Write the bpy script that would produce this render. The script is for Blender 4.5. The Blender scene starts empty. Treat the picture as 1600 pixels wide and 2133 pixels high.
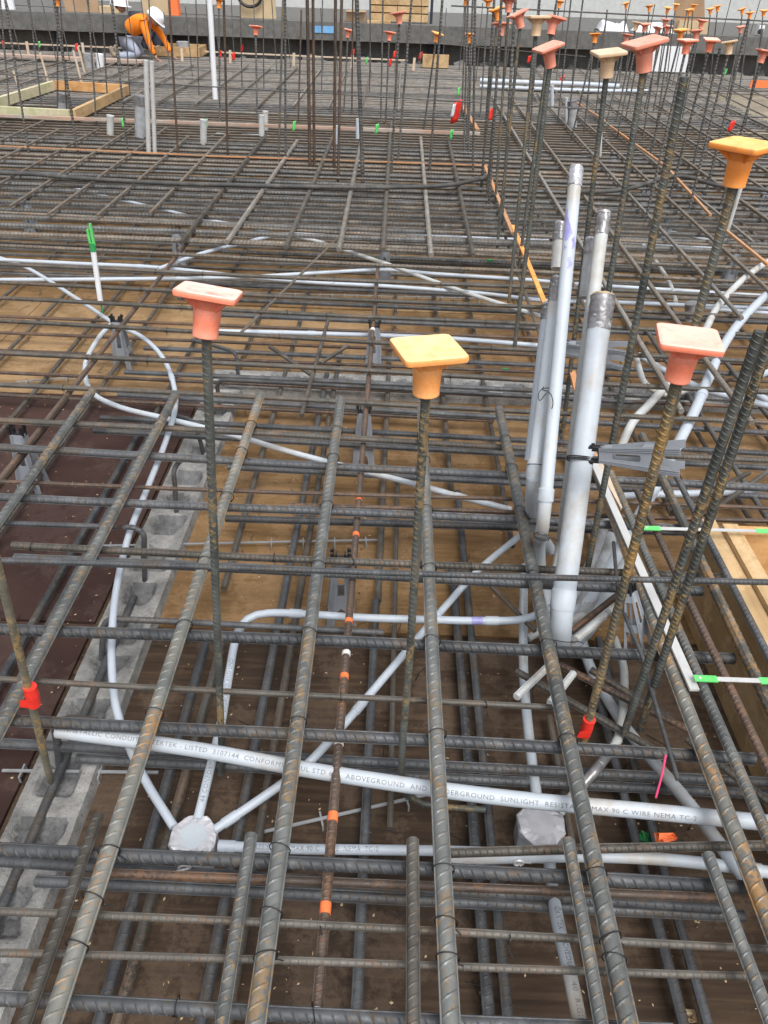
import bpy, math, random
import numpy as np
from mathutils import Vector, Matrix
random.seed(7); rng = np.random.default_rng(7)
sc = bpy.context.scene; COL = sc.collection
# ------------------------------------------------------------------ camera
F = 1555.0; CX, CY = 800.0, 1066.5; CAMH = 1.28
def _setup(vx=845, vy=-95, slope=.035):
    dY = np.array([(vx-CX)/F, -(vy-CY)/F, 1.]); dY /= np.linalg.norm(dY)
    p = np.array([(vx+1000-CX)/F, -(vy+1000*slope-CY)/F, 1.])
    dZ = np.cross(dY, p); dZ /= np.linalg.norm(dZ)
    if dZ[1] < 0: dZ = -dZ
    dX = np.cross(dY, dZ)
    if dX[0] < 0: dX = -dX
    return dX, dY, dZ
DX, DY, DZ = _setup()
cam = bpy.data.objects.new('camera', bpy.data.cameras.new('camera')); COL.objects.link(cam)
R_ = Vector((DX[0], DY[0], DZ[0])); U_ = Vector((DX[1], DY[1], DZ[1])); B_ = -Vector((DX[2], DY[2], DZ[2]))
cam.matrix_world = Matrix(((R_.x, U_.x, B_.x, 0), (R_.y, U_.y, B_.y, 0), (R_.z, U_.z, B_.z, CAMH), (0, 0, 0, 1)))
cam.data.sensor_fit = 'VERTICAL'; cam.data.sensor_height = 36; cam.data.lens = 36*F/2133
cam.data.clip_start = .02; cam.data.clip_end = 300
sc.camera = cam
# ------------------------------------------------------------------ light
SUN_EL, SUN_AZ = math.radians(60), math.radians(158)      # azimuth from +Y towards +X
w = bpy.data.worlds.new('World'); sc.world = w; w.use_nodes = True
nt = w.node_tree; bg = nt.nodes['Background']
sky = nt.nodes.new('ShaderNodeTexSky'); sky.sky_type = 'NISHITA'; sky.sun_disc = False
sky.sun_elevation = SUN_EL; sky.sun_rotation = SUN_AZ; sky.air_density = 1; sky.dust_density = 4; sky.ozone_density = 1
hs = nt.nodes.new('ShaderNodeHueSaturation'); hs.inputs['Saturation'].default_value = .22
nt.links.new(sky.outputs[0], hs.inputs['Color']); nt.links.new(hs.outputs[0], bg.inputs['Color'])
bg.inputs['Strength'].default_value = .15
sl = bpy.data.lights.new('sun', 'SUN'); sl.energy = 1.3; sl.angle = math.radians(28); sl.color = (1, .985, .965)
so = bpy.data.objects.new('sun', sl); COL.objects.link(so)
sd = Vector((math.cos(SUN_EL)*math.sin(SUN_AZ), math.cos(SUN_EL)*math.cos(SUN_AZ), math.sin(SUN_EL)))
so.rotation_euler = sd.to_track_quat('Z', 'Y').to_euler(); so.location = (0, 0, 8)
sc.view_settings.view_transform = 'Standard'; sc.view_settings.look = 'None'
sc.view_settings.exposure = 0.56; sc.view_settings.gamma = 1
# ------------------------------------------------------------------ pixel -> place in the scene
def ray(x, y):
    r = np.array([(x-CX)/F, -(y-CY)/F, 1.]); return np.array([r@DX, r@DY, r@DZ])
def at(x, y, z=0.):
    r = ray(x, y); t = (z-CAMH)/r[2]; return np.array([r[0]*t, r[1]*t, z])
def atY(x, y, Y):
    r = ray(x, y); t = Y/r[1]; return np.array([r[0]*t, Y, CAMH+r[2]*t])
def atD(x, y, D):
    r = ray(x, y)*D; return np.array([r[0], r[1], CAMH+r[2]])
ZD = -.30                                                 # top of the plywood deck
# ------------------------------------------------------------------ materials
def new_mat(name, rough=.6, metal=0., spec=.5):
    m = bpy.data.materials.new(name); m.use_nodes = True
    b = m.node_tree.nodes['Principled BSDF']
    b.inputs['Roughness'].default_value = rough; b.inputs['Metallic'].default_value = metal
    b.inputs['Specular IOR Level'].default_value = spec
    return m, m.node_tree, b
def N(nt, t, **kw):
    n = nt.nodes.new(t)
    for k, v in kw.items():
        if k in n.inputs: n.inputs[k].default_value = v
        else: setattr(n, k, v)
    return n
def coords(nt, rand=True, scale=(1, 1, 1)):
    tc = N(nt, 'ShaderNodeTexCoord'); mp = N(nt, 'ShaderNodeMapping'); mp.inputs['Scale'].default_value = scale
    nt.links.new(tc.outputs['Object'], mp.inputs['Vector'])
    if rand:
        oi = N(nt, 'ShaderNodeObjectInfo'); mu = N(nt, 'ShaderNodeMath', operation='MULTIPLY'); mu.inputs[1].default_value = 37.
        nt.links.new(oi.outputs['Random'], mu.inputs[0])
        cb = N(nt, 'ShaderNodeCombineXYZ')
        for i in range(3): nt.links.new(mu.outputs[0], cb.inputs[i])
        nt.links.new(cb.outputs[0], mp.inputs['Location'])
    return mp
def noise(nt, vec, scale, detail=4, rough=.6):
    n = N(nt, 'ShaderNodeTexNoise'); n.inputs['Scale'].default_value = scale
    n.inputs['Detail'].default_value = detail; n.inputs['Roughness'].default_value = rough
    nt.links.new(vec.outputs[0], n.inputs['Vector']); return n
def ramp(nt, src, stops, out=0):
    r = N(nt, 'ShaderNodeValToRGB'); e = r.color_ramp.elements
    while len(e) < len(stops): e.new(.5)
    for i, (p, c) in enumerate(stops):
        e[i].position = p; e[i].color = (c, c, c, 1) if isinstance(c, (int, float)) else (*c, 1)
    nt.links.new(src.outputs[out], r.inputs['Fac']); return r
def mix(nt, fac, a, b, mode='MIX'):
    m = N(nt, 'ShaderNodeMix', data_type='RGBA', blend_type=mode)
    for s, v in ((0, fac), (6, a), (7, b)):
        if hasattr(v, 'outputs'): nt.links.new(v.outputs[2 if v.bl_idname == 'ShaderNodeMix' else 0], m.inputs[s])
        elif isinstance(v, bpy.types.NodeSocket): nt.links.new(v, m.inputs[s])
        else: m.inputs[s].default_value = v if s == 0 else (*v, 1)
    return m
def bump(nt, b, h, strength=.4, dist=.002):
    bp = N(nt, 'ShaderNodeBump'); bp.inputs['Strength'].default_value = strength; bp.inputs['Distance'].default_value = dist
    nt.links.new(h if isinstance(h, bpy.types.NodeSocket) else h.outputs[0], bp.inputs['Height'])
    nt.links.new(bp.outputs[0], b.inputs['Normal']); return bp
def steel(name, base, dark, rust, amount, ribs=0.):
    m, nt, b = new_mat(name, .55, .35, .5); v = coords(nt)
    a = noise(nt, v, 9, 5); c = mix(nt, ramp(nt, a, [(.35, 0.), (.68, 1.)]), dark, base)
    oi = N(nt, 'ShaderNodeObjectInfo'); mr = N(nt, 'ShaderNodeMapRange'); mr.inputs[3].default_value = .72; mr.inputs[4].default_value = 1.25
    nt.links.new(oi.outputs['Random'], mr.inputs[0]); c = mix(nt, 1., c, mr.outputs[0], 'MULTIPLY')
    r1 = noise(nt, v, 95, 6, .72); r2 = noise(nt, v, 7, 4)
    ad = N(nt, 'ShaderNodeMath', operation='MULTIPLY_ADD'); ad.inputs[1].default_value = .8
    nt.links.new(r2.outputs[0], ad.inputs[0]); nt.links.new(r1.outputs[0], ad.inputs[2])
    f = ramp(nt, ad, [(min(.97, 1.02-.13*amount), 0.), (min(1., 1.16-.13*amount), .85)])
    c = mix(nt, f, c, rust)
    d = noise(nt, v, 22, 5, .65); c = mix(nt, ramp(nt, d, [(.52, 0.), (.8, .55)]), c, tuple(x*1.5+.03 for x in base))
    nt.links.new(c.outputs[2], b.inputs['Base Color'])
    rr = ramp(nt, r1, [(.3, .42), (.7, .8)]); nt.links.new(rr.outputs[0], b.inputs['Roughness'])
    h = noise(nt, v, 260, 4, .7)
    if ribs:
        wv = N(nt, 'ShaderNodeTexWave', wave_type='BANDS', bands_direction='Z', wave_profile='SIN')
        tc = N(nt, 'ShaderNodeTexCoord'); nt.links.new(tc.outputs['Object'], wv.inputs['Vector']); wv.inputs['Scale'].default_value = ribs
        wv.inputs['Distortion'].default_value = .3
        mm = N(nt, 'ShaderNodeMath', operation='MULTIPLY_ADD'); mm.inputs[1].default_value = 2.5
        nt.links.new(wv.outputs['Fac'], mm.inputs[0]); nt.links.new(h.outputs[0], mm.inputs[2]); bump(nt, b, mm, .7, .0012)
        cm = mix(nt, ramp(nt, wv, [(.2, .62), (.8, 1.1)]), (0, 0, 0), c)
    else: bump(nt, b, h, .35, .0006)
    return m
ST_PALE = steel('mill_scale_steel_pale', (.180, .186, .178), (.108, .114, .112), (.25, .17, .09), .05)
ST_OLD = steel('mill_scale_steel_rust_flecked', (.20, .195, .172), (.115, .12, .112), (.36, .20, .075), .8)
ST_DARK = steel('mill_scale_steel_dark', (.115, .12, .126), (.055, .058, .063), (.10, .08, .062), .1)
ST_BROWN = steel('rebar_steel_brown', (.125, .115, .10), (.07, .064, .055), (.155, .108, .075), .45)
ST_RUST = steel('rebar_steel_rusty', (.115, .083, .065), (.066, .052, .043), (.19, .108, .066), .8)
ST_UP = steel('upright_steel_greenish', (.145, .152, .137), (.066, .073, .068), (.28, .19, .08), .35)
ST_UPR = steel('upright_steel_ochre', (.18, .165, .12), (.085, .085, .07), (.37, .225, .075), .9)
F_DARK = steel('far_steel_dark', (.155, .155, .15), (.08, .08, .078), (.15, .115, .085), .5, 14)
F_BROWN = steel('far_steel_brown', (.20, .178, .148), (.125, .108, .09), (.21, .145, .098), .5, 14)
F_GREY = steel('far_steel_grey', (.26, .245, .22), (.165, .155, .14), (.22, .17, .13), .3, 14)
def flat(name, col, rough=.5, spec=.5, metal=0., var=.15, nscale=12, dirt=None, dirt_amt=(.55, .75), bumpy=0., bscale=80):
    m, nt, b = new_mat(name, rough, metal, spec); v = coords(nt)
    a = noise(nt, v, nscale, 4); c = mix(nt, ramp(nt, a, [(.3, 0.), (.7, 1.)]), tuple(x*(1-var) for x in col), tuple(min(1, x*(1+var)) for x in col))
    if dirt:
        d = noise(nt, v, nscale*.7, 6, .7); c = mix(nt, ramp(nt, d, [(dirt_amt[0], 0.), (dirt_amt[1], 1.)]), c, dirt)
    nt.links.new(c.outputs[2], b.inputs['Base Color'])
    if bumpy: bump(nt, b, noise(nt, v, bscale, 4), bumpy, .002)
    return m
PVC = flat('grey_pvc', (.44, .49, .55), .45, .5, 0, .05, 9, (.43, .40, .36), (.56, .8))
PVC_W = flat('white_pvc', (.47, .515, .56), .45, .45, 0, .06, 8, (.40, .36, .30), (.50, .70))
PVC_O = flat('weathered_pvc', (.48, .495, .49), .5, .4, 0, .1, 10, (.36, .33, .27), (.48, .7))
PVC_D = flat('dusty_pvc', (.36, .38, .40), .6, .3, 0, .15, 16, (.22, .21, .19), (.45, .7))
PRIMER = flat('purple_primer', (.30, .29, .56), .4, .5, 0, .15, 60)
INK = flat('black_print', (.20, .20, .215), .6, .3, 0, .1)
WIRE = flat('black_tie_wire', (.035, .033, .033), .45, .5, .5, .2)
CHAIRG = flat('grey_plastic', (.27, .29, .32), .45, .5, 0, .08, 20, (.20, .21, .22))
BOLST = flat('bolster_plastic', (.27, .28, .29), .5, .5, 0, .1, 20, (.2, .18, .16))
BLACKP = flat('black_plastic', (.02, .02, .022), .4, .5, 0, .2)
HOSE = flat('black_hose', (.06, .06, .058), .65, .4, 0, .3, 14, (.13, .12, .105), (.5, .7))
TAPE = flat('duct_tape', (.20, .195, .20), .32, .6, .35, .3, 30, (.34, .335, .345), (.5, .62), bumpy=1., bscale=38)
FOIL = flat('silver_tape', (.43, .425, .45), .28, .7, .45, .25, 25, (.52, .52, .55), (.5, .65), bumpy=.7, bscale=40)
FOILB = flat('folded_silver_tape', (.50, .50, .53), .45, .6, .15, .12, 25, (.60, .60, .63), (.5, .65), bumpy=.5, bscale=40)
REDT = flat('red_tape', (.75, .035, .022), .45, .5, 0, .15, 20)
ORP = flat('orange_paint', (.86, .20, .065), .6, .3, 0, .12, 60)
WHP = flat('white_paint', (.75, .74, .72), .6, .3, 0, .1, 60)
GRN = flat('green_plastic', (.13, .62, .16), .4, .5, 0, .2, 25)
GRND = flat('dark_green_plastic', (.03, .30, .09), .4, .5, 0, .2, 25)
SLATM = flat('galvanised_slat', (.60, .60, .59), .45, .5, .3, .08, 14, (.42, .41, .38))
PINK = flat('pink_string', (.62, .06, .16), .7, .3)
CARD = flat('cardboard', (.40, .27, .17), .8, .2, 0, .12, 6)
CARDL = flat('tan_board', (.52, .40, .25), .8, .2, 0, .12, 6)
WHITE = flat('white_sheet', (.74, .76, .79), .7, .3, 0, .04, 4)
BLUE = flat('blue_plastic', (.16, .38, .66), .5, .5)
HIVIS = flat('hivis_orange', (.92, .25, .025), .8, .2, 0, .12, 5, bumpy=.5, bscale=9)
JEANS = flat('pale_denim', (.34, .38, .47), .9, .1, 0, .15, 10, bumpy=.5, bscale=12)
DARKC = flat('dark_cloth', (.045, .05, .065), .9, .1, 0, .2, 10, bumpy=.5, bscale=12)
SKIN = flat('skin', (.38, .20, .13), .6, .4, 0, .05)
BOOT = flat('suede_boot', (.27, .22, .17), .9, .2, 0, .2, 14)
HELM = flat('white_helmet', (.80, .81, .84), .3, .5, 0, .03)
# faded safety-orange plastics: the bleached patches lie on the upper faces (local +Z)
def cap_mat(name, col, pale, lo, hi, fade=.75):
    m, nt, b = new_mat(name, .5, 0, .4); v = coords(nt)
    tc = N(nt, 'ShaderNodeTexCoord'); sx = N(nt, 'ShaderNodeSeparateXYZ'); nt.links.new(tc.outputs['Normal'], sx.inputs[0])
    a = noise(nt, v, 45, 5, .65); rr = ramp(nt, a, [(lo, 0.), (hi, 1.)])
    mu = N(nt, 'ShaderNodeMath', operation='MULTIPLY', use_clamp=True); nt.links.new(sx.outputs[2], mu.inputs[0]); nt.links.new(rr.outputs[0], mu.inputs[1])
    m2 = N(nt, 'ShaderNodeMath', operation='MULTIPLY'); m2.inputs[1].default_value = fade; nt.links.new(mu.outputs[0], m2.inputs[0])
    s = noise(nt, v, 160, 4, .7); c0 = mix(nt, ramp(nt, s, [(.35, 0.), (.75, 1.)]), tuple(x*.85 for x in col), col)
    c = mix(nt, m2.outputs[0], c0, pale); g1 = noise(nt, v, 28, 7, .75); c = mix(nt, ramp(nt, g1, [(.55, 0.), (.66, .45)]), c, tuple(.55*x+.06 for x in col)); g2 = noise(nt, v, 110, 5, .7); c = mix(nt, ramp(nt, g2, [(.66, 0.), (.72, .7)]), c, (.50, .45, .38)); nt.links.new(c.outputs[2], b.inputs['Base Color'])
    b.inputs['Subsurface Weight'].default_value = 0.0
    bump(nt, b, s, .2, .0006); return m
CAPM = [cap_mat('cap_orange_red', (.94, .27, .16), (.96, .68, .58), .15, .5, .97),
        cap_mat('cap_yellow_orange', (.97, .40, .12), (.98, .70, .33), .1, .55, 1.),
        cap_mat('cap_pink_orange', (.95, .26, .15), (.95, .56, .45), .1, .45, 1.),
        cap_mat('cap_bright_orange', (.97, .32, .06), (.98, .60, .20), .1, .6, 1.),
        cap_mat('cap_faded_salmon', (.80, .28, .185), (.84, .52, .40), .2, .6),
        cap_mat('cap_cream', (.72, .50, .31), (.78, .66, .50), .2, .6)]
def wood(name, a, b_, c_, sx=(2.0, 26, 26), wet=None, rough=.75):
    m, nt, b = new_mat(name, rough, 0, .25); v = coords(nt, True, sx)
    n1 = noise(nt, v, 1.6, 6, .62); col = ramp(nt, n1, [(.28, a), (.5, b_), (.74, c_)])
    v2 = coords(nt, True); n2 = noise(nt, v2, 2.2, 5, .6)
    cc = mix(nt, ramp(nt, n2, [(.40, 0.), (.72, .75)]), col, wet or tuple(x*.55 for x in a))
    n3 = noise(nt, v2, 38, 6, .75); cc = mix(nt, ramp(nt, n3, [(.60, 0.), (.78, .6)]), cc, tuple(x*.45 for x in a))
    n4 = noise(nt, v2, 4.5, 10, .75); cc = mix(nt, ramp(nt, n4, [(.49, 0.), (.55, .35), (.60, .15), (.74, .7)]), cc, tuple(min(1, x*1.25+.03) for x in c_))
    nt.links.new(cc.outputs[2], b.inputs['Base Color']); bump(nt, b, n1, .5, .002); return m
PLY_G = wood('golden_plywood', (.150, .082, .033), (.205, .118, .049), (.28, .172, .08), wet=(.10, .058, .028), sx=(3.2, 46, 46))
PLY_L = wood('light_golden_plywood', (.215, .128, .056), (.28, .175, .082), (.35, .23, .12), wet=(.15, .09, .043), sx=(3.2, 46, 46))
PLY_B = wood('shaded_brown_plywood', (.036, .022, .014), (.062, .039, .024), (.115, .074, .045), wet=(.022, .016, .012), sx=(3.2, 46, 46), rough=.8)  # near sheets: browner ply, with shade under the rebar partly put into its colour
PLY_M = wood('red_form_plywood', (.040, .021, .017), (.050, .026, .021), (.072, .038, .03), (1.5, 3, 3), wet=(.036, .018, .015), rough=.8)
PLY_T = wood('weathered_plywood', (.27, .23, .17), (.33, .285, .215), (.40, .35, .27), wet=(.23, .195, .14))
LUM = wood('pine_lumber', (.42, .27, .13), (.52, .35, .18), (.60, .43, .24), (30, 2, 30))
LUMO = wood('orange_stained_lumber', (.50, .25, .09), (.58, .31, .12), (.64, .38, .17), (2, 30, 30))
LUMG = wood('pale_lumber', (.46, .40, .26), (.54, .48, .33), (.58, .52, .38), (30, 2, 30), wet=(.33, .42, .18))
LATH = wood('orange_sprayed_lath', (.46, .21, .09), (.56, .25, .10), (.44, .30, .19), (30, 2, 30), wet=(.27, .21, .15))
LATHB = wood('bright_orange_lath', (.74, .27, .06), (.82, .33, .08), (.80, .42, .15), (30, 2, 30), wet=(.62, .30, .12))
LATHW = wood('bare_lath', (.50, .38, .26), (.58, .46, .33), (.62, .52, .40), (30, 2, 30), wet=(.46, .40, .36))
STRIPG = wood('grey_wood_strip', (.30, .27, .23), (.36, .32, .28), (.42, .37, .32), (2, 30, 30), wet=(.50, .19, .09))
def concrete(name, a, b_, crumb=.2, bs=.7):
    m, nt, b = new_mat(name, .9, 0, .2); v = coords(nt, False)
    n1 = noise(nt, v, 14, 7, .65); n2 = noise(nt, v, 120, 5, .7)
    c = mix(nt, ramp(nt, n1, [(.32, 0.), (.66, 1.)]), a, b_)
    c = mix(nt, ramp(nt, n2, [(.56, 0.), (.74, crumb*4 if crumb*4 < 1 else 1.)]), c, tuple(x*.42 for x in a))
    nt.links.new(c.outputs[2], b.inputs['Base Color']); bump(nt, b, n2, bs, .006); return m
CONC = concrete('rough_pale_concrete', (.17, .17, .162), (.40, .39, .37), .25, 1.)
CONCD = concrete('crumbled_concrete', (.12, .12, .122), (.25, .25, .25), .25, 1.)
LEDGE = concrete('ledge_concrete', (.105, .105, .10), (.17, .168, .16), .08, .5)
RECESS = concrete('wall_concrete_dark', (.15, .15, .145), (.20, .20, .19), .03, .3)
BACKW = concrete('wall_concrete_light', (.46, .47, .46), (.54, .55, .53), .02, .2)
# ------------------------------------------------------------------ mesh helpers
def newobj(name, V, Fc, mat, parent=None, smooth=True, M=None, sharp=35):
    me = bpy.data.meshes.new(name)
    me.from_pydata([tuple(map(float, v)) for v in V], [], Fc)
    if mat: me.materials.append(mat)
    me.validate()
    if smooth:
        me.polygons.foreach_set('use_smooth', [True]*len(me.polygons))
        me.set_sharp_from_angle(angle=math.radians(sharp))
    o = bpy.data.objects.new(name, me); COL.objects.link(o)
    if parent: o.parent = parent
    if M is not None: o.matrix_local = M
    return o
def tag(o, label=None, cat=None, group=None, kind=None):
    if label: o['label'] = label
    if cat: o['category'] = cat
    if group: o['group'] = group
    if kind: o['kind'] = kind
    return o
def empty(name, label, cat, loc=(0, 0, 0), group=None, M=None):
    o = bpy.data.objects.new(name, None); COL.objects.link(o); o.empty_display_size = .05
    if M is not None: o.matrix_world = M
    else: o.location = loc
    return tag(o, label, cat, group)
class MB:
    def __init__(s): s.V = []; s.F = []
    def add(s, V, Fc):
        n = len(s.V); s.V += [tuple(v) for v in V]; s.F += [tuple(i+n for i in f) for f in Fc]; return s
    def box(s, x0, x1, y0, y1, z0, z1, M=None):
        V = [(x, y, z) for z in (z0, z1) for y in (y0, y1) for x in (x0, x1)]
        if M is not None: V = [tuple(M @ Vector(v)) for v in V]
        return s.add(V, [(0, 2, 3, 1), (4, 5, 7, 6), (0, 1, 5, 4), (2, 6, 7, 3), (0, 4, 6, 2), (1, 3, 7, 5)])
    def obj(s, name, mat, parent=None, smooth=False, M=None): return newobj(name, s.V, s.F, mat, parent, smooth, M)
def spline(P, step=.02):
    P = [np.array(p, float) for p in P]
    if len(P) == 2:
        n = max(2, int(np.linalg.norm(P[1]-P[0])/max(step, .05))+1)
        return np.array([P[0]+(P[1]-P[0])*t for t in np.linspace(0, 1, n)])
    Q = [2*P[0]-P[1]]+P+[2*P[-1]-P[-2]]; out = []
    for i in range(1, len(Q)-2):
        a, b, c, d = Q[i-1:i+3]; ta = (c-a)*.5; tb = (d-b)*.5; L = np.linalg.norm(c-b)
        ta *= min(1, 1.2*L/(np.linalg.norm(ta)+1e-9)); tb *= min(1, 1.2*L/(np.linalg.norm(tb)+1e-9))
        n = max(2, int(L/step))
        for k in range(n):
            t = k/n; t2, t3 = t*t, t*t*t
            out.append((2*t3-3*t2+1)*b+(t3-2*t2+t)*ta+(-2*t3+3*t2)*c+(t3-t2)*tb)
    out.append(P[-1]); return np.array(out)
def frames(P):
    T = np.gradient(P, axis=0); T /= np.linalg.norm(T, axis=1)[:, None]
    up = np.array([0, 0, 1.]) if abs(T[0][2]) < .8 else np.array([0, -1., 0])
    n = up-T[0]*(up@T[0]); n /= np.linalg.norm(n); Nn = [n]
    for i in range(1, len(P)):
        n = Nn[-1]-T[i]*(Nn[-1]@T[i]); n /= np.linalg.norm(n); Nn.append(n)
    Nn = np.array(Nn); return T, Nn, np.cross(Nn, T)          # normal and its text-up companion
def tube(P, r, sides=12, caps=True, hollow=0.):
    T, Nn, U = frames(P); n = len(P); rr = np.full(n, r) if np.isscalar(r) else np.array(r)
    a = np.linspace(0, 2*math.pi, sides, endpoint=False); ca, sa = np.cos(a), np.sin(a)
    V = P[:, None, :]+rr[:, None, None]*(ca[None, :, None]*Nn[:, None, :]+sa[None, :, None]*U[:, None, :])
    V = V.reshape(-1, 3).tolist(); Fc = []
    for i in range(n-1):
        for k in range(sides):
            k2 = (k+1) % sides; Fc.append((i*sides+k, (i+1)*sides+k, (i+1)*sides+k2, i*sides+k2))
    if caps: Fc += [tuple(range(sides)), tuple(range((n-1)*sides, n*sides))[::-1]]
    return V, Fc
def rebar_mesh(P, r, pitch=None, roll=0., slant=1.1, seg=6, edge=True, h=None):
    """P: path points; core cylinder, two edge ribs and two rows of slanted lugs"""
    L = np.concatenate([[0], np.cumsum(np.linalg.norm(np.diff(P, axis=0), axis=1))])
    V, Fc = tube(P, r*.93, 14 if pitch else 8)
    if pitch is None: return V, Fc
    T, Nn, U = frames(P); h = h or r*.12
    def fr(s):
        i = min(np.searchsorted(L, s, 'right')-1, len(P)-2); t = (s-L[i])/(L[i+1]-L[i])
        return P[i]+(P[i+1]-P[i])*t, Nn[i]*(1-t)+Nn[i+1]*t, U[i]*(1-t)+U[i+1]*t, T[i]
    wd = pitch*.16; s = pitch*.7
    while s < L[-1]-pitch*.7:
        p, n, u, t = fr(s)
        for half in (0, 1):
            sg = 1 if half else -1; base = len(V); off = 0 if half == 0 else pitch*.5
            for k in range(seg+1):
                q = k/seg; th = roll+half*math.pi+.12+q*(math.pi-.24)
                d = math.cos(th)*n+math.sin(th)*u
                ax = (q-.5)*slant*r*sg+off; hh = h*min(1, 3.2*math.sin(math.pi*q)+.25)
                c = p+t*ax
                V += [(c+d*r*.9-t*wd).tolist(), (c+d*(r*.93+hh)).tolist(), (c+d*r*.9+t*wd).tolist()]
                if k:
                    b = base+3*k; Fc += [(b-3, b, b+1, b-2), (b-2, b+1, b+2, b-1)]
        s += pitch
    if edge:
        for half in (0, 1):
            th = roll+half*math.pi; base = len(V)
            d = math.cos(th)*Nn+math.sin(th)*U; e = -math.sin(th)*Nn+math.cos(th)*U
            for i in range(len(P)):
                for a, b in ((-.13, .9), (-.10, 1.07), (.10, 1.07), (.13, .9)): V.append((P[i]+d[i]*r*b+e[i]*r*a).tolist())
                if i:
                    c = base+4*i
                    Fc += [(c-4, c-3, c+1, c), (c-3, c-2, c+2, c+1), (c-2, c-1, c+3, c+2)]
    return V, Fc
def straight(name, A, B, r, mat, label, group, pitch=None, roll=0., cat='rebar', wob=.0, seg=6, slant=1.1, h=None):
    """rebar with its own local Z along the bar"""
    A = np.array(A, float); B = np.array(B, float); L = float(np.linalg.norm(B-A))
    q = Vector(tuple(B-A)).to_track_quat('Z', 'Y').to_matrix().to_4x4(); M = Matrix.Translation(Vector(tuple(A))) @ q
    n = max(2, int(L/.35)+2); zs = np.linspace(0, L, n); P = np.zeros((n, 3)); P[:, 2] = zs
    if wob:
        ph = random.random()*6; P[:, 0] = wob*np.sin(zs*2.3+ph)*np.sin(math.pi*zs/L); P[:, 1] = wob*np.cos(zs*1.7+ph)*np.sin(math.pi*zs/L)
    V, Fc = rebar_mesh(P, r, pitch, roll, slant, seg, h=h)
    o = newobj(name, V, Fc, mat, sharp=50); o.matrix_world = M; return tag(o, label, cat, group)
far_mb = {}
def far_bar(A, B, r, mat):
    V, Fc = tube(np.array([A, B], float), r, 6); far_mb.setdefault(mat.name, (mat, MB()))[1].add(V, Fc)
def lineX(x0, y0, x1, y1, z, eL=True, eR=True):
    a, b = at(x0, y0, z), at(x1, y1, z); d = (b-a)/(b[0]-a[0])
    if eL: a = a-d*.45
    if eR: b = b+d*.45
    return a, b
ORD = ['first', 'second', 'third', 'fourth', 'fifth', 'sixth', 'seventh', 'eighth', 'ninth', 'tenth', 'eleventh', 'twelfth', 'thirteenth', 'fourteenth', 'fifteenth', 'sixteenth', 'seventeenth', 'eighteenth', 'nineteenth', 'twentieth',
       'twenty-first', 'twenty-second', 'twenty-third', 'twenty-fourth', 'twenty-fifth', 'twenty-sixth', 'twenty-seventh', 'twenty-eighth', 'twenty-ninth', 'thirtieth']
# ------------------------------------------------------------------ setting: deck
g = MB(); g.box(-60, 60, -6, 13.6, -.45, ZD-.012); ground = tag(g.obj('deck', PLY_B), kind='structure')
g = MB(); g.box(-60, 60, 13.6, 90, -.45, .30); g.obj('ground', LEDGE)['kind'] = 'structure'
me_ply = {}
def ply(x0, y0, mat, wx=1.216, wy=2.436):
    k = (mat.name, round(wx, 2), round(wy, 2))
    if k not in me_ply:
        b = MB(); b.box(0, wx, 0, wy, -.0115, 0); o = b.obj('plywood_sheet', mat); me_ply[k] = o.data
    else:
        o = bpy.data.objects.new('plywood_sheet', me_ply[k]); COL.objects.link(o)
    o.parent = ground; o.location = (x0, y0, ZD+random.uniform(-.0008, .0005))
# near sheets run with the carrier bar as their seam; red form ply left of the concrete strip
for j, y0 in enumerate((-.92, 1.53)):
    for i in range(-1, 6):
        x0 = -.087+1.22*i
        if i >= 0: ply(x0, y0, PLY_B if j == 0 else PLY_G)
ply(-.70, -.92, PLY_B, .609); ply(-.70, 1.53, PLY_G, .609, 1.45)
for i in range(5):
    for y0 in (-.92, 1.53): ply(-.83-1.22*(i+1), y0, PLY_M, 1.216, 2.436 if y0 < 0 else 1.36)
for i in range(6): ply(-.70-1.22*(i), 3.99-1.10, PLY_L, 1.216, 1.07) if i else ply(-.70, 2.99, PLY_L, .609, .97)
for j in range(4):
    for i in range(-9, 10):
        x0 = -.087+1.22*i; y0 = 3.98+2.44*j
        ply(x0, y0, PLY_T if (x0 > 3.4 and j >= 1) else (PLY_G if random.random() < .7 else PLY_L), wy=2.436 if j < 3 else 2.2)
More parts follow.
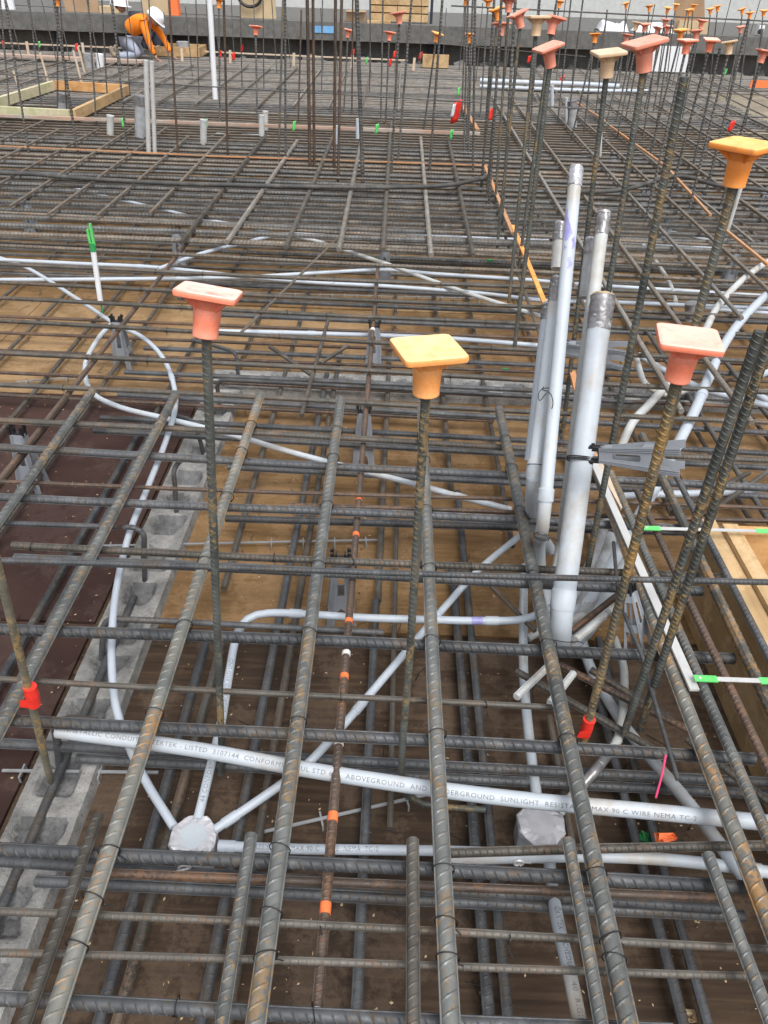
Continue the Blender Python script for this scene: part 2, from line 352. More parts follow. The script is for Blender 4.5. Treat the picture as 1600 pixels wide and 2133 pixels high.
# the crumbled concrete keyway strip let into the deck
def keyway(x0, x1, y0, y1, along, label):
    n1 = int((x1-x0)/.007)+1; n2 = int((y1-y0)/.007)+1
    X = np.linspace(x0, x1, n1); Y = np.linspace(y0, y1, n2); XX, YY = np.meshgrid(X, Y)
    a = (XX-x0)/(x1-x0) if along == 'Y' else (YY-y0)/(y1-y0); s = YY if along == 'Y' else XX
    W = (x1-x0) if along == 'Y' else (y1-y0)
    nz = np.zeros_like(XX)
    for f in (30, 70, 150, 320):
        p = rng.uniform(0, 6, 4); nz += (np.sin(XX*f+p[0]+2*np.sin(YY*f*.6+p[1]))*np.sin(YY*f*1.1+p[2]+1.5*np.sin(XX*f*.7+p[3])))*12/f
    c = ((s+.012*np.sin(s*9)) % .155)/.155; wob = .05*np.sin(s*23)+.04*np.sin(s*51+1)+.035*nz; rec = np.clip((np.minimum(c, 1-c)-.16+wob*.7)/.09, 0, 1)*np.clip((a-.2+wob)/.09, 0, 1)*np.clip((.78-a+wob)/.09, 0, 1)
    Z = ZD+.034-.027*rec*(1+.3*nz)+nz*(.0035+.012*rec)+rng.normal(0, .0007, XX.shape)+rng.normal(0, .0028, XX.shape)*rec
    Z[:, 0] = Z[:, -1] = ZD-.005; Z[0, :] = Z[-1, :] = ZD-.005
    V = np.stack([XX, YY, Z], -1).reshape(-1, 3)
    if along == 'Y': V[:, 0] += .006*np.sin(V[:, 1]*37)*0
    Fc = [(j*n1+i, j*n1+i+1, (j+1)*n1+i+1, (j+1)*n1+i) for j in range(n2-1) for i in range(n1-1)]
    o = newobj('concrete_strip', V, Fc, CONC, smooth=True, sharp=50); o.data.materials.append(CONCD)
    rm = (rec+.35*nz*.3 > .3); o.data.polygons.foreach_set('material_index', [int(rm[j, i]) for j in range(n2-1) for i in range(n1-1)]); tag(o, kind='structure'); return o
keyway(-.808, -.648, .2, 2.93, 'Y', '')
keyway(-.808, 4.3, 2.935, 3.12, 'X', '')
# ------------------------------------------------------------------ thick top bars running away
GL = 'thick ribbed top bars running away'
near_long = [(50, 1510+60, -20, 1620, None)]
def longbar(x, y0, y1, z, r, mat, label, group=GL, pitch=.0235, roll=.5, **k):
    return straight('rebar', (x[0] if isinstance(x, tuple) else x, y0, z), (x[1] if isinstance(x, tuple) else x, y1, z), r, mat, label, group, pitch, roll, **k)
longs = [((-1.062, -1.062), .3, 2.37, .0142, 'leftmost'), ((-.768, -.764), -.1, 2.37, .0145, 'second from left'), ((-.468, -.462), -.2, 2.38, .0150, 'third from left'),
         ((-.163, -.173), -.2, 2.375, .0150, 'fourth from left, beside the orange-marked rusty bar'), ((.129, .114), -.2, 2.33, .0150, 'fifth from left, behind the yellow cap'),
         ((.395, .389), -.2, 2.35, .0150, 'sixth from left, in front of the pvc risers'), ((.672, .655), -.2, 2.33, .0150, 'seventh from left, heavily rust-spotted')]
for i, (x, a, b, r, s) in enumerate(longs):
    longbar(x, a, b, 0, r, ST_OLD if i in (6, 2) else ST_PALE, f'thick grey top bar running away, {s}', roll=1.3+.5*random.random(), wob=.002, slant=1.5)
a = at(1383, 1028, 0); b = at(1598, 1470, 0)
longbar((a[0]*1.0, a[0]+.02), .2, 2.2, 0, .0135, ST_OLD, 'thick rust-spotted top bar just left of the timber box')
for k, (p0, p1, r, m, lab) in enumerate([((1298, 1045), (1600, 1745), .0105, ST_PALE, 'thin grey ribbed bar right of the white lath, running to the lower right'),
        ((1352, 1075), (1600, 1600), .009, ST_RUST, 'thin rusty bar between two grey bars beside the timber box'),
        ((1405, 985), (1600, 1365), .0085, ST_DARK, 'thin dark bar lying over the edge of the timber box')]):
    a = at(*p0, .012); b = at(*p1, .012); d = b-a
    straight('rebar', a-d*(.15 if k < 2 else .0), b+d*.25, r, m, lab, 'thin top bars beside the timber box', .013, 1.2)
# short bars starting in the foreground
for p0, p1, s in [((205, 1698), (52, 2133), 'leftmost'), ((524, 1738), (462, 2133), 'second from the left'), ((860, 1748), (861, 2133), 'third from left, starting under the grey conduit'),
                  ((1183, 1748), (1252, 2133), 'fourth from left, starting beside the taped box'), ((1474, 1778), (1606, 2133), 'rightmost')]:
    a = at(*p0, .002); b = at(*p1, .002); d = b-a
    straight('rebar', a, b+d*1.3, .0105, ST_BROWN if s[0] in 'lt' else ST_PALE, f'cut-off bar end starting in the foreground, {s}', 'short foreground bars', .0175, 1.45, slant=1.5)
# ------------------------------------------------------------------ far long bars
FL = [((520, 325), (377, 505), .0125), ((590, 335), (472, 505), .0125), ((678, 322), (595, 515), .0125), ((745, 330), (706, 520), .0125), ((812, 300), (798, 520), .0125), ((880, 325), (898, 532), .0125), ((942, 325), (986, 532), .0125)]
for i, (p0, p1, r) in enumerate(FL):
    a, b = at(*p1, .0), at(*p0, .0); d = (b-a)
    straight('rebar', a, b+d*(.38 if i < 5 else .3), r*1.05, F_GREY if i % 2 else ST_BROWN, f'middle-distance brown-grey bar ending over the white conduits, {ORD[i]} of seven from left', 'middle-distance top bars running away', .02, 1.3)
x = -1.47; k = 0
while x > -4.9:
    y0 = 4.55+random.uniform(-.1, .1) if x > -2.6 else 3.9+random.random()
    straight('rebar', (x, y0, 0), (x+random.uniform(-.02, .02), 7.1+random.uniform(-.2, .3), 0), .0088, F_BROWN, f'thin brown bar ending near the left orange marks, {ORD[k]} counted leftwards', 'thin brown top bars on the left', .014, 1)
    x -= .285; k += 1
for k in range(17):                                      # far field beyond the orange-edged strip
    x = -5.6+k*.29*1.2+random.uniform(-.03, .03)
    straight('rebar', (x+random.uniform(-.03, .03), 8.45+.3*random.random() if x > -3 else 9.4, .0), (x, 11.6+.3*random.random(), 0), .0115, F_GREY if k % 3 else F_BROWN, f'far brown top bar running away near the worker, {ORD[k]} from left', 'far top bars running away', None)
for k in range(11):                                      # right-hand diagonal-looking field
    x = 1.02+k*.27+random.uniform(-.03, .03); y0 = 2.4 if k < 2 else (3.2 if k < 4 else 4.0+.12*k)
    straight('rebar', (x, y0+random.uniform(-.2, .2), .0), (x+random.uniform(-.05, .05), 9.6+random.uniform(-.5, .6), 0), random.choice((.0085, .010, .0115)), F_BROWN if k % 2 else F_GREY, f'brown top bar slanting across the right side, {ORD[k]} counted rightwards', 'top bars running away on the right', .014, 1)
for k in range(12):
    x = 1.3+k*.29+random.uniform(-.05, .05); 
    far_bar((x, 9.0+random.uniform(-.5, .6), .0), (x+.1, 12.7, 0), .0085, F_GREY)
for k, (x, z) in enumerate(((1.28, .005), (1.56, .0))):
    straight('rebar', (x, .9+k*.4, -.2), (x, 3.6, -.2), .010, F_DARK, f'dark lower bar under the right-hand conduits, {ORD[k]} counted rightwards', 'right lower bars')
# ------------------------------------------------------------------ carrier bars with chairs under them
def ring(P, r, ln, mat, name, parent, d):
    d = np.array(d, float); d /= np.linalg.norm(d); P = np.array(P)
    V, Fc = tube(np.array([P-d*ln/2, P, P+d*ln/2]), r, 12)
    o = newobj(name, V, Fc, mat, parent); 
    o.matrix_parent_inverse = parent.matrix_world.inverted(); return o
zc = -.062
cb = straight('rebar', (-.078, -.1, zc), (-.088, 4.02, zc), .0092, ST_RUST, 'slender rusty bar with orange paint marks resting on black-topped chairs', 'rusty carrier bars', .0125, 1.2)
bpy.context.view_layer.update()
def carr(y): 
    # where the sight line of a pixel height meets the carrier
    lo, hi = .1, 6.
    for _ in range(40):
        m_ = (lo+hi)/2; p = np.array([-.08, m_, zc-CAMH]); c = p[0]*DX+p[1]*DY+p[2]*DZ; yy = CY-F*c[1]/c[2]
        if yy > y: lo = m_
        else: hi = m_
    return -.078-.01*(lo+.1)/4.12, lo
for y, m_, ln in [(1040, ORP, .016), (1115, ORP, .014), (1295, ORP, .012), (1410, ORP, .013), (1703, ORP, .018), (1893, ORP, .019), (1074, WHP, .012), (1362, WHP, .012), (1548, WHP, .012), (2118, WHP, .022), (688, WHP, .02)]:
    X, Y = carr(y); o = ring((X, Y, zc), .0104, ln, m_, 'paint_mark', cb, (0, 1, 0)); o['label'] = 'ring of orange paint' if m_ is ORP else 'ring of white paint'
cb2 = straight('rebar', (-1.20, 1.75, zc), (-1.175, 4.45, zc), .0100, ST_RUST, 'rusty carrier bar under the white conduit loop on the left', 'rusty carrier bars', .0125, 1.2)
straight('rebar', (-1.205, .2, zc), (-1.20, 2.45, zc-.02), .0095, ST_RUST, 'rusty carrier bar over the dark red form panels', 'rusty carrier bars', .0125, 1.2)
straight('rebar', at(725, 475, -.03), at(500, 695, -.055), .0065, F_BROWN, 'thin slanting brown bar between the pink cap and the far bars', 'rusty carrier bars', .012)
for x, a, b in ((.93, 3.0, 7), (2.25, 3.2, 8.5), (-2.4, 3.9, 8), (.66, 2.6, 8.5)):
    straight('rebar', (x, a, zc), (x, b, zc), .009, F_BROWN, f'brown carrier bar {"right of the risers" if x > .7 else "beneath the far left mat" if x < 0 else "under the long orange lath"}' + (', outer one' if x > 2 else ''), 'rusty carrier bars')
# ------------------------------------------------------------------ cross bars, top layer
GC = 'top-layer cross bars'; TH = .0155
T = [  # x0,y0,x1,y1,z,r,mat,extendL,extendR
 (0, 1168, 1600, 1210, .11, .0070, ST_DARK, 1, 1), 
 (0, 2079, 800, 2115, -.05, .0115, ST_DARK, 1, 1),
 (0, 1987, 1600, 2027, -.05, .0066, ST_BROWN, 1, 1),
 (0, 1902, 1600, 1985, -.05, .0066, ST_BROWN, 1, 1),
 (0, 1768, 1570, 1852, -.035, .0122, ST_DARK, 1, 0),
 (930, 1777, 1600, 1764, -.068, .0085, ST_BROWN, 0, 1),
 (0, 1497, 1570, 1577, -.035, .0120, ST_DARK, 1, 0),
 (0, 1412, 1150, 1474, -.045, .0064, ST_BROWN, 1, 0),
 (0, 1312, 1530, 1374, -.035, .0130, ST_DARK, 1, 0),
 (30, 1163, 1465, 1236, -.035, .0125, ST_DARK, 0, 0),
 (25, 1136, 1600, 1216-6, -.045, .0100, ST_BROWN, 0, 1),
 (0, 1087, 245, 1096, -.045, .0070, ST_DARK, 1, 0),
 (0, 1035, 1600, 1112, -.035, .0118, ST_DARK, 1, 1),
 (0, 1003, 1600, 1062, -.045, .0062, ST_RUST, 1, 1),
 (600, 1052, 1600, 1082, -.055, .0065, ST_RUST, 0, 1),
 (0, 933, 1600, 1020, -.035, .0124, ST_DARK, 1, 1),
 (0, 877, 1600, 961, -.035, .0102, ST_BROWN, 1, 1),
 (0, 802, 1600, 878, -.035, .0090, ST_BROWN, 1, 1),
 (0, 735, 1600, 816, -.035, .0092, ST_BROWN, 1, 1),
 (0, 669, 1600, 755, -.035, .0092, ST_BROWN, 1, 1),
 (0, 621, 1600, 700, -.035, .0092, ST_BROWN, 1, 1),
 (0, 589, 1600, 662, -.035, .0092, ST_BROWN, 1, 1),
 (0, 551, 1600, 620, -.035, .0092, ST_BROWN, 1, 1),
 (0, 512, 1600, 590, -.035, .0092, F_BROWN, 1, 1),
 (0, 484, 1600, 560, -.035, .0092, F_BROWN, 1, 1),
 (0, 450, 1600, 528, -.035, .0092, F_BROWN, 1, 1),
 (0, 443, 1600, 515, -.035, .0092, F_BROWN, 1, 1)]
for i, t in enumerate(T):
    a, b = lineX(*t[:5], t[7], t[8]); near = a[1] < 3.4; b = b+np.array([0, random.uniform(-.008, .008), 0])
    th = 'thick' if t[5] > .0113 else 'slim'; cl = {'mill_scale_steel_dark': 'dark blue-grey', 'rebar_steel_brown': 'brown', 'rebar_steel_rusty': 'rusty', 'far_steel_brown': 'brown'}[t[6].name]
    lab = 'thin straight grey bar tied across the uprights on top of everything' if i == 0 else f'{th} {cl} top-layer cross bar, {ORD[i-1]} from the bottom of the photo'
    straight('rebar', a, b, t[5], t[6], lab, GC, (.0205 if t[5] > .0113 else .0135) if i else .011, .55+.3*random.random(), wob=.0035, seg=6 if a[1] < 2 else 4, slant=1.8 if t[5] > .0113 else 1.0)
# bars with hooked ends rising out of the concrete strip
def bent(P, r, mat, label, group, pitch=.013, cat='bent rebar', name='bent_rebar', roll=.8, step=.012):
    V, Fc = rebar_mesh(spline(P, step), r, pitch, roll, 1.0, 4, edge=False); return tag(newobj(name, V, Fc, mat), label, cat, group)
HG = 'hooked bars rising from the concrete strip'
def hook(base, top, end, r, lab, mat=ST_DARK, zt=-.09):
    Y = at(*base, ZD+.02); t = atY(*top, Y[1]); e = at(*end, t[2]-.005)
    c = t.copy(); c[0] += .006; m_ = t+(e-t)/max(np.linalg.norm(e-t), 1e-6)*.03
    bent([Y, Y*.4+t*.6-[0, 0, .01], t-[0, 0, .022], m_+[0, 0, .003], e], r, mat, lab, HG)
hook((302, 1215), (296, 1100), (258, 1100), .0085, 'short hooked bar in front of the white conduit, bent to the left')
hook((368, 1073), (361, 968), (392, 955), .0085, 'short hooked bar in a crumbled recess behind the upright with the pink cap')
hook((424, 945), (408, 880), (352, 862), .0085, 'hooked bar bent to the left beside the white conduit')
hook((212, 1372), (214, 1290), (800, 1318), .0088, 'bar rising at the left of the strip then bending to run far right')
hook((458, 850), (452, 792), (1320, 838), .0092, 'bar with a rounded left bend running over the far arm of the strip')
hook((497, 790), (492, 735), (400, 708), .0085, 'hooked dark bar just right of the upright with the pink cap')
hook((125, 1600), (112, 1500), (112+90, 1502), .0095, 'thick dark stub standing in the strip beside the red-taped bar')
# ------------------------------------------------------------------ cross bars, bottom layer
GB = 'bottom-layer cross bars'; BL = [
 (0, 1548, 1600, 1610+20, -.20, .0112, ST_DARK, 1, 1), (160, 1580, 1600, 1655, -.235, .0108, ST_DARK, 0, 1),
 (0, 1793, 1500, 1892, -.15, .0108, ST_DARK, 1, 0), (210, 1818, 1500, 1862+8, -.10, .0082, ST_RUST, 0, 0),
 (75, 1835, 1550, 1908, -.17, .0108, ST_DARK, 0, 0),
 (470, 1080, 1465, 1110, -.20, .0115, ST_DARK, 0, 0), (475, 973, 1600, 1035, -.20, .0108, ST_DARK, 0, 1),
 (195, 897, 1600, 975, -.20, .0105, ST_DARK, 0, 1), (210, 870, 1600, 945, -.2, .0105, ST_DARK, 0, 1),
 (245, 822, 1600, 902, -.22, .0110, ST_DARK, 0, 1), (0, 823, 800, 865, -.24, .0080, ST_RUST, 1, 1),
 (0, 776, 1600, 850, -.24, .0078, ST_RUST, 1, 1), (260, 775, 1600, 836, -.22, .0105, ST_DARK, 0, 1),
 (0, 730, 1600, 795, -.24, .0078, ST_RUST, 1, 1), (300, 725, 1600, 782, -.22, .0105, ST_DARK, 0, 1),
 (0, 693, 1600, 760, -.24, .0078, ST_RUST, 1, 1), (0, 659, 1600, 725, -.24, .0078, ST_RUST, 1, 1),
 (440, 655, 1600, 705, -.22, .0115, ST_DARK, 0, 1), (370, 620, 1600, 672, -.22, .0115, ST_DARK, 0, 1), (430, 592, 1600, 640, -.22, .0115, ST_DARK, 0, 1),
 (0, 564, 1600, 630, -.24, .0078, ST_BROWN, 1, 1), (0, 540, 1600, 604, -.24, .0078, ST_BROWN, 1, 1), (460, 524, 1600, 570, -.22, .0115, F_DARK, 0, 1),
 (0, 504, 1600, 570, -.24, .0078, F_BROWN, 1, 1), (0, 474, 1600, 540, -.24, .0078, F_BROWN, 1, 1)]
for i, t in enumerate(BL):
    a, b = lineX(*t[:5], t[7], t[8])
    straight('rebar', a, b, t[5], t[6], f'{"dark" if "dark" in t[6].name else "rusty brown"} lower cross bar near the plywood, {ORD[i]} from the front', GB, .0175, .8, seg=4)
for a, b, lab in [((1165, 1385), (1450, 1530), 'rusty slanting loose bar under the upright cluster'), ((1075, 1398), (1405, 1585), 'brown slanting bar crossing below the red tape'),
                  ((1000, 1197), (1115, 1315), 'thin slanting bar behind the sixth thick top bar'), ((1200, 1332), (1285, 1262), 'pale concrete-splashed bar stub at the foot of the big riser'),
                  ((1075, 1452), (1142, 1388), 'short white-caked stub left of the sixth thick bar'), ((1145, 1465), (1195, 1402), 'short white-caked stub right of the sixth thick bar'),
                  ((1190, 1316), (1330, 1205), 'rusty slanting bar behind the big riser'), ((1430, 1540), (1640, 1700), 'dark slanting bar low on the right'), ((1230, 1395), (1400, 1500), 'dark slanting bar beneath the uprights'),
                  ((1400, 1068), (1560, 985), 'slanting brown bar beyond the timber box, nearer one'), ((1470, 1075), (1610, 975), 'slanting brown bar beyond the timber box, farther one'),
                  ((562, 722), (650, 782), 'short speckled bar end leaning right above the far strip'), ((725, 720), (668, 757), 'short brown bar end leaning left above the far strip'),
                  ((688, 652), (628, 865), 'short brown rod ending in mid-span over the golden plywood')]:
    z = -.09 if 'white-caked' in lab or 'concrete-splashed' in lab else -.13
    straight('rebar', at(*a, z), at(*b, z-.015), .0085 if 'thin' not in lab else .0065, PVC_O if 'pale' in lab or 'caked' in lab else (ST_RUST if 'rusty' in lab else ST_BROWN), lab, 'loose slanting bars', .0125, 1)
bent([at(1278, 1130, -.02), at(1292, 1250, .0), at(1335, 1360, .0), at(1352, 1420, -.01), at(1412, 1624, -.03)], .0052, ST_DARK, 'thin crooked tie bar hanging down between the uprights with pink string', 'loose slanting bars', .009)
# ------------------------------------------------------------------ bottom-layer long bars
k = 0
for (x, a, b, r, m_) in [(-1.52, .9, 8, .0085, ST_BROWN), (-1.25, 1.0, 8, .0085, ST_BROWN), (-.985, .8, 2.6, .0105, ST_DARK), (-.935, .8, 2.6, .0105, ST_DARK), (-.96, 2.6, 8, .0085, ST_BROWN), (-.735, .3, 1.6, .0105, ST_DARK), (-.475, .2, 1.42, .0115, ST_DARK), (-.448, .2, 1.45, .0105, ST_BROWN),
                   (-.70, 3.1, 8, .0085, ST_BROWN), (-.477, 1.65, 8, .0095, ST_BROWN), (-.297, .2, 3.1, .0110, ST_DARK), (-.25, .2, 3.4, .0100, ST_BROWN), (-.02, .2, 1.62, .0115, ST_DARK), (-.012, 1.62, 3.6, .0105, ST_BROWN), (.036, .9, 2.3, .0075, ST_BROWN), (.015, 3.6, 8, .0085, F_BROWN),
                   (.222, .2, 1.8, .0125, ST_DARK), (.255, .2, 2.2, .0115, ST_DARK), (.235, 2.2, 8, .010, ST_BROWN), (.43, .3, 1.22, .0085, ST_BROWN), (.42, 1.9, 8, .0095, ST_BROWN), (.575, .2, 1.6, .0115, ST_DARK), (.62, .2, 1.5, .0105, ST_DARK), (.70, 1.9, 8, .009, ST_BROWN), (1.0, 2.1, 8, .009, ST_BROWN), (1.27, 2.1, 8, .009, ST_BROWN), (1.55, 2.1, 7, .009, F_BROWN), (1.85, 2.1, 7, .009, F_BROWN), (-1.8, 1.5, 8, .0085, F_BROWN), (-2.1, 2, 8, .0085, F_BROWN)]:
    straight('rebar', (x, a, -.262), (x+random.uniform(-.01, .01), b, -.262), r, m_, f'lower bar running away close above the deck, {ORD[k]} in order from far left', 'bottom-layer bars running away', .0165 if a < 2.7 else None, 1, seg=4); k += 1
# ------------------------------------------------------------------ far cross bars
def far_cross(y, z, r, m_, lab, grp, xl=None, xr=None):
    xl = xl if xl is not None else -(y*.72+.8); xr = xr if xr is not None else y*.66+.8
    if grp is None: return far_bar((xl, y+random.uniform(-.015, .015), z), (xr, y+random.uniform(-.02, .02), z), r, m_)
    straight('rebar', (xl, y+random.uniform(-.015, .015), z), (xr, y+random.uniform(-.015, .015), z+random.uniform(-.004, .004)), r, m_, lab, grp, .02 if y < 5.2 and z > -.1 else None, 1, seg=4)
y = 4.22; kk = 0
while y < 6.9:
    far_cross(y, -.035, .0142 if random.random() < .8 else .010, F_DARK if random.random() < .7 else F_BROWN, f'close-set dark cross bar by the black hose, {ORD[kk]} beyond the brown bar ends', 'close-set middle-distance cross bars', xr=None if y < 6 else 4.2); kk += 1
    y += random.choice((.12, .135, .15, .17))+max(0, 4.8-y)*.09
y = 4.2
while y < 8.2:
    far_cross(y, -.25, .0105, F_DARK, '', None); y += .105
y = 7.0
while y < 8.3:
    far_cross(y, -.04, .0085, F_BROWN, '', None, xr=4.0); far_cross(y+.07, -.12, .0085, F_DARK, '', None, xr=4.0); y += .12
y = 8.35
while y < 12.9:
    far_cross(y, -.035, .0125, F_GREY if random.random() < .6 else F_DARK, 'far close-set top cross bar between the grey strip and the worker', None, xr=3.9 if y < 11 else 6.2); y += random.choice((.10, .12, .14))
y = 8.4
while y < 12.5:
    far_cross(y, -.25, .011, F_DARK, 'far lower cross bar under the distant mat', None, xr=3.9); y += .24
# ------------------------------------------------------------------ uprights
UPR = []
def upright(bx, by, zb, tx, ty, r, mat=ST_UP, pitch=None, label=None, foot=None, group='upright bars'):
    A = at(bx, by, zb); B = atY(tx, ty, A[1]); 
    UPR.append((A, B))
    if foot is not None:
        bent([B, B*.5+A*.5, A+(B-A)*.06+[0, 0, .01], A+[foot[0]*.25, foot[1]*.25, .004], A+[foot[0], foot[1], 0]], r, mat, label, group, pitch or .012, 'rebar', 'rebar', .9, .03)
    else: straight('rebar', A, B, r, mat, label, group, pitch, .7, seg=5)
    return A, B
zb = -.25
def tilt(B, A): return Vector(tuple(B-A)).normalized()
cap_protos = {}
def make_cap(B, ax, rotz, tiltv, mi, label, s=1., group='orange rebar caps'):
    """impalement cap: square plate, flared neck, cup; origin at the bar tip"""
    root = empty('safety_mushroom', label, 'rebar cap', group=group)
    Zc = Vector(ax).normalized(); Yc = Zc.cross(Vector((1, 0, 0))).normalized(); Xc = Yc.cross(Zc); q = Matrix((Xc, Yc, Zc)).transposed().to_4x4()
    root.matrix_world = Matrix.Translation(Vector(tuple(B))) @ q @ Matrix.Rotation(tiltv[0], 4, 'X') @ Matrix.Rotation(tiltv[1], 4, 'Y') @ Matrix.Rotation(rotz, 4, 'Z') @ Matrix.Scale(s, 4)
    if mi not in cap_protos:
        V = []; Fc = []; h = .050; n = 6                       # plate with rounded corners and softened edges
        def sq(hh, z, rc=.008):
            st = len(V)
            for cx, cy, a0 in ((1, 1, 0), (-1, 1, 90), (-1, -1, 180), (1, -1, 270)):
                for k in range(4):
                    a = math.radians(a0+30*k); V.append((cx*(hh-rc)+rc*math.cos(a), cy*(hh-rc)+rc*math.sin(a), z))
            return list(range(st, st+16))
        rings = [sq(.0465, -.0105), sq(.0495, -.009), sq(.0505, -.004), sq(.0495, .0), sq(.047, .0015), sq(.041, .0008), sq(.0395, .0002)]
        for a, b in zip(rings, rings[1:]):
            for k in range(16): Fc.append((a[k], a[(k+1) % 16], b[(k+1) % 16], b[k]))
        c = len(V); V.append((0, 0, .0010))
        for k in range(16): Fc.append((rings[-1][k], rings[-1][(k+1) % 16], c))
        Fc.append(tuple(rings[0][::-1]))
        o1 = newobj('plate', V, Fc, CAPM[mi], sharp=40)
        V = []; Fc = []; prof = [(.034, -.0100), (.0285, -.016), (.0245, -.024), (.0232, -.030), (.0236, -.031), (.0222, -.052), (.0212, -.0735), (.0216, -.0745), (.0214, -.0765), (.0195, -.0765), (.0190, -.072), (.012, -.060)]
        for r_, z_ in prof: V += [(r_*math.cos(2*math.pi*k/20), r_*math.sin(2*math.pi*k/20), z_) for k in range(20)]
        for i in range(len(prof)-1):
            for k in range(20): Fc.append((i*20+k, i*20+(k+1) % 20, (i+1)*20+(k+1) % 20, (i+1)*20+k))
        Fc = [f[::-1] for f in Fc]
        o2 = newobj('cup', V, Fc, CAPM[mi], sharp=30)
        g = MB(); g.add([(.02, -.0015, -.034), (.02, .0015, -.034), (.02, -.0015, -.01), (.02, .0015, -.01), (.052, -.0015, -.0102), (.052, .0015, -.0102)], [(0, 2, 4), (1, 5, 3), (0, 4, 5, 1), (2, 3, 5, 4)])
        o3 = g.obj('gusset', CAPM[mi])
        cap_protos[mi] = [o1.data, o2.data, o3.data]
        for o in (o1, o2, o3): bpy.data.objects.remove(o)
    for nm, me in zip(('plate', 'cup', 'gusset'), cap_protos[mi]):
        for k in range(4 if nm == 'gusset' else 1):
            o = bpy.data.objects.new(nm, me); COL.objects.link(o); o.parent = root; o.location = (0, 0, .062)
            if nm == 'gusset': o.rotation_euler = (0, 0, math.pi/4+k*math.pi/2)
    return root
def capped(cx, cy, wpx, bx, by, zb_, r, mi, lab_cap, lab_bar, rotz=0., tl=(0, 0), mat=ST_UP, pitch=.0108, foot=None, s=.9):
    A = at(bx, by, zb_); B = atY(cx, cy, A[1]); A2, B2 = upright(bx, by, zb_, cx, cy, r, mat, pitch, lab_bar, foot)
    ax = (B2-A2)/np.linalg.norm(B2-A2); make_cap(B2-ax*.02, ax, rotz, tl, mi, lab_cap, s)
capped(428, 655, 140, 465, 1630, zb, .0076, 0, 'coral cap with a bleached pink top, leftmost of the four big near caps', 'upright dark ribbed bar under the pink-topped coral cap', .04, (-.22, .07), foot=(-.05, .09), s=.84)
capped(890, 775, 150, 835, 1672, zb, .0076, 1, 'yellow-orange cap seen from above, in the middle of the photo', 'upright bar under the yellow-orange cap', .28, (-.05, .0), foot=(.19, -.01), s=.9)
capped(1422, 748, 140, 1212, 1560, -.10, .0080, 2, 'salmon pink cap with a scuffed flat top, on the right beside the risers', 'ochre rusty upright bar carrying red tape', -.2, (-.02, .04), mat=ST_UPR, s=.87)
capped(1540, 345, 150, 1258, 1372, zb, .0082, 3, 'bright orange cap with a clean top near the right edge', 'thick upright bar under the bright orange cap at the right edge', .72, (.0, .0))
upright(1300, 1528, -.14, 1583, 690, .0080, ST_UP, .0108, 'dark leaning upright ending at the right edge, left one of a pair')
upright(1332, 1520, -.16, 1625, 640, .0080, ST_UP, .0108, 'dark leaning upright ending at the right edge, right one of a pair')
upright(110, 1640, -.20, -12, 1150, .0076, ST_UPR, .0108, 'leaning bar with red tape at the left edge', foot=(-.03, .05))
# right-hand cluster of uprights
capped(1345, 118, 95, 1205, 1000, -.2, .0084, 4, 'large salmon cap seen edge-on, tilted up to the right at the top right', 'thick dark upright with a large tilted salmon cap, behind the risers', .2, (.05, -.18), pitch=.012)
capped(1266, 135, 60, 1172, 900, zb, .0084, 5, 'faded cream cap with a long stained cup', 'thick dark upright under the faded cream cap with a long cup', .1, (.05, -.05), pitch=.012)
upright(1213, 1240, zb, 1426, 160, .0084, ST_UP, .012, 'thick dark upright with a bare cut rusty top')
capped(1148, 118, 65, 1072, 722, -.1, .0094, 4, 'salmon cap tilted up to the right, standing alone below the upper cluster', 'thick dark upright in the dense row, under the tilted salmon cap', .3, (.1, -.3), pitch=.012)
capped(1150, 55, 55, 1080, 560, -.1, .0085, 4, 'salmon cap seen from below at the right of the upper cluster', 'dark upright in the dense row, third from its right end', .4, (-.2, .1))
capped(1118, 55, 50, 1060, 630, -.1, .0085, 5, 'cream cap overlapping the salmon one in the upper cluster', 'dark upright in the dense row under the cream cap', .2, (-.05, 0))
capped(1085, 42, 50, 1035, 520, -.1, .0085, 4, 'salmon cap tipped steeply in the upper cluster', 'dark upright in the dense row under a steeply tipped cap', .3, (0, -.42))
capped(1060, 12, 48, 1030, 445, -.1, .0085, 4, 'brownish salmon cap cut by the top edge of the photo', 'dark upright in the dense row, reaching the top edge', .2, (-.1, 0))
capped(1044, 62, 42, 1012, 430, -.1, .008, 4, 'reddish cap lowest in the upper cluster', 'dark upright at the left of the dense row under the lowest reddish cap', .5, (-.15, 0))
capped(1037, 30, 42, 1000, 405, -.1, .008, 3, 'orange cap tilted at the left of the upper cluster', 'dark upright at the far left of the dense row', .2, (0, -.3))
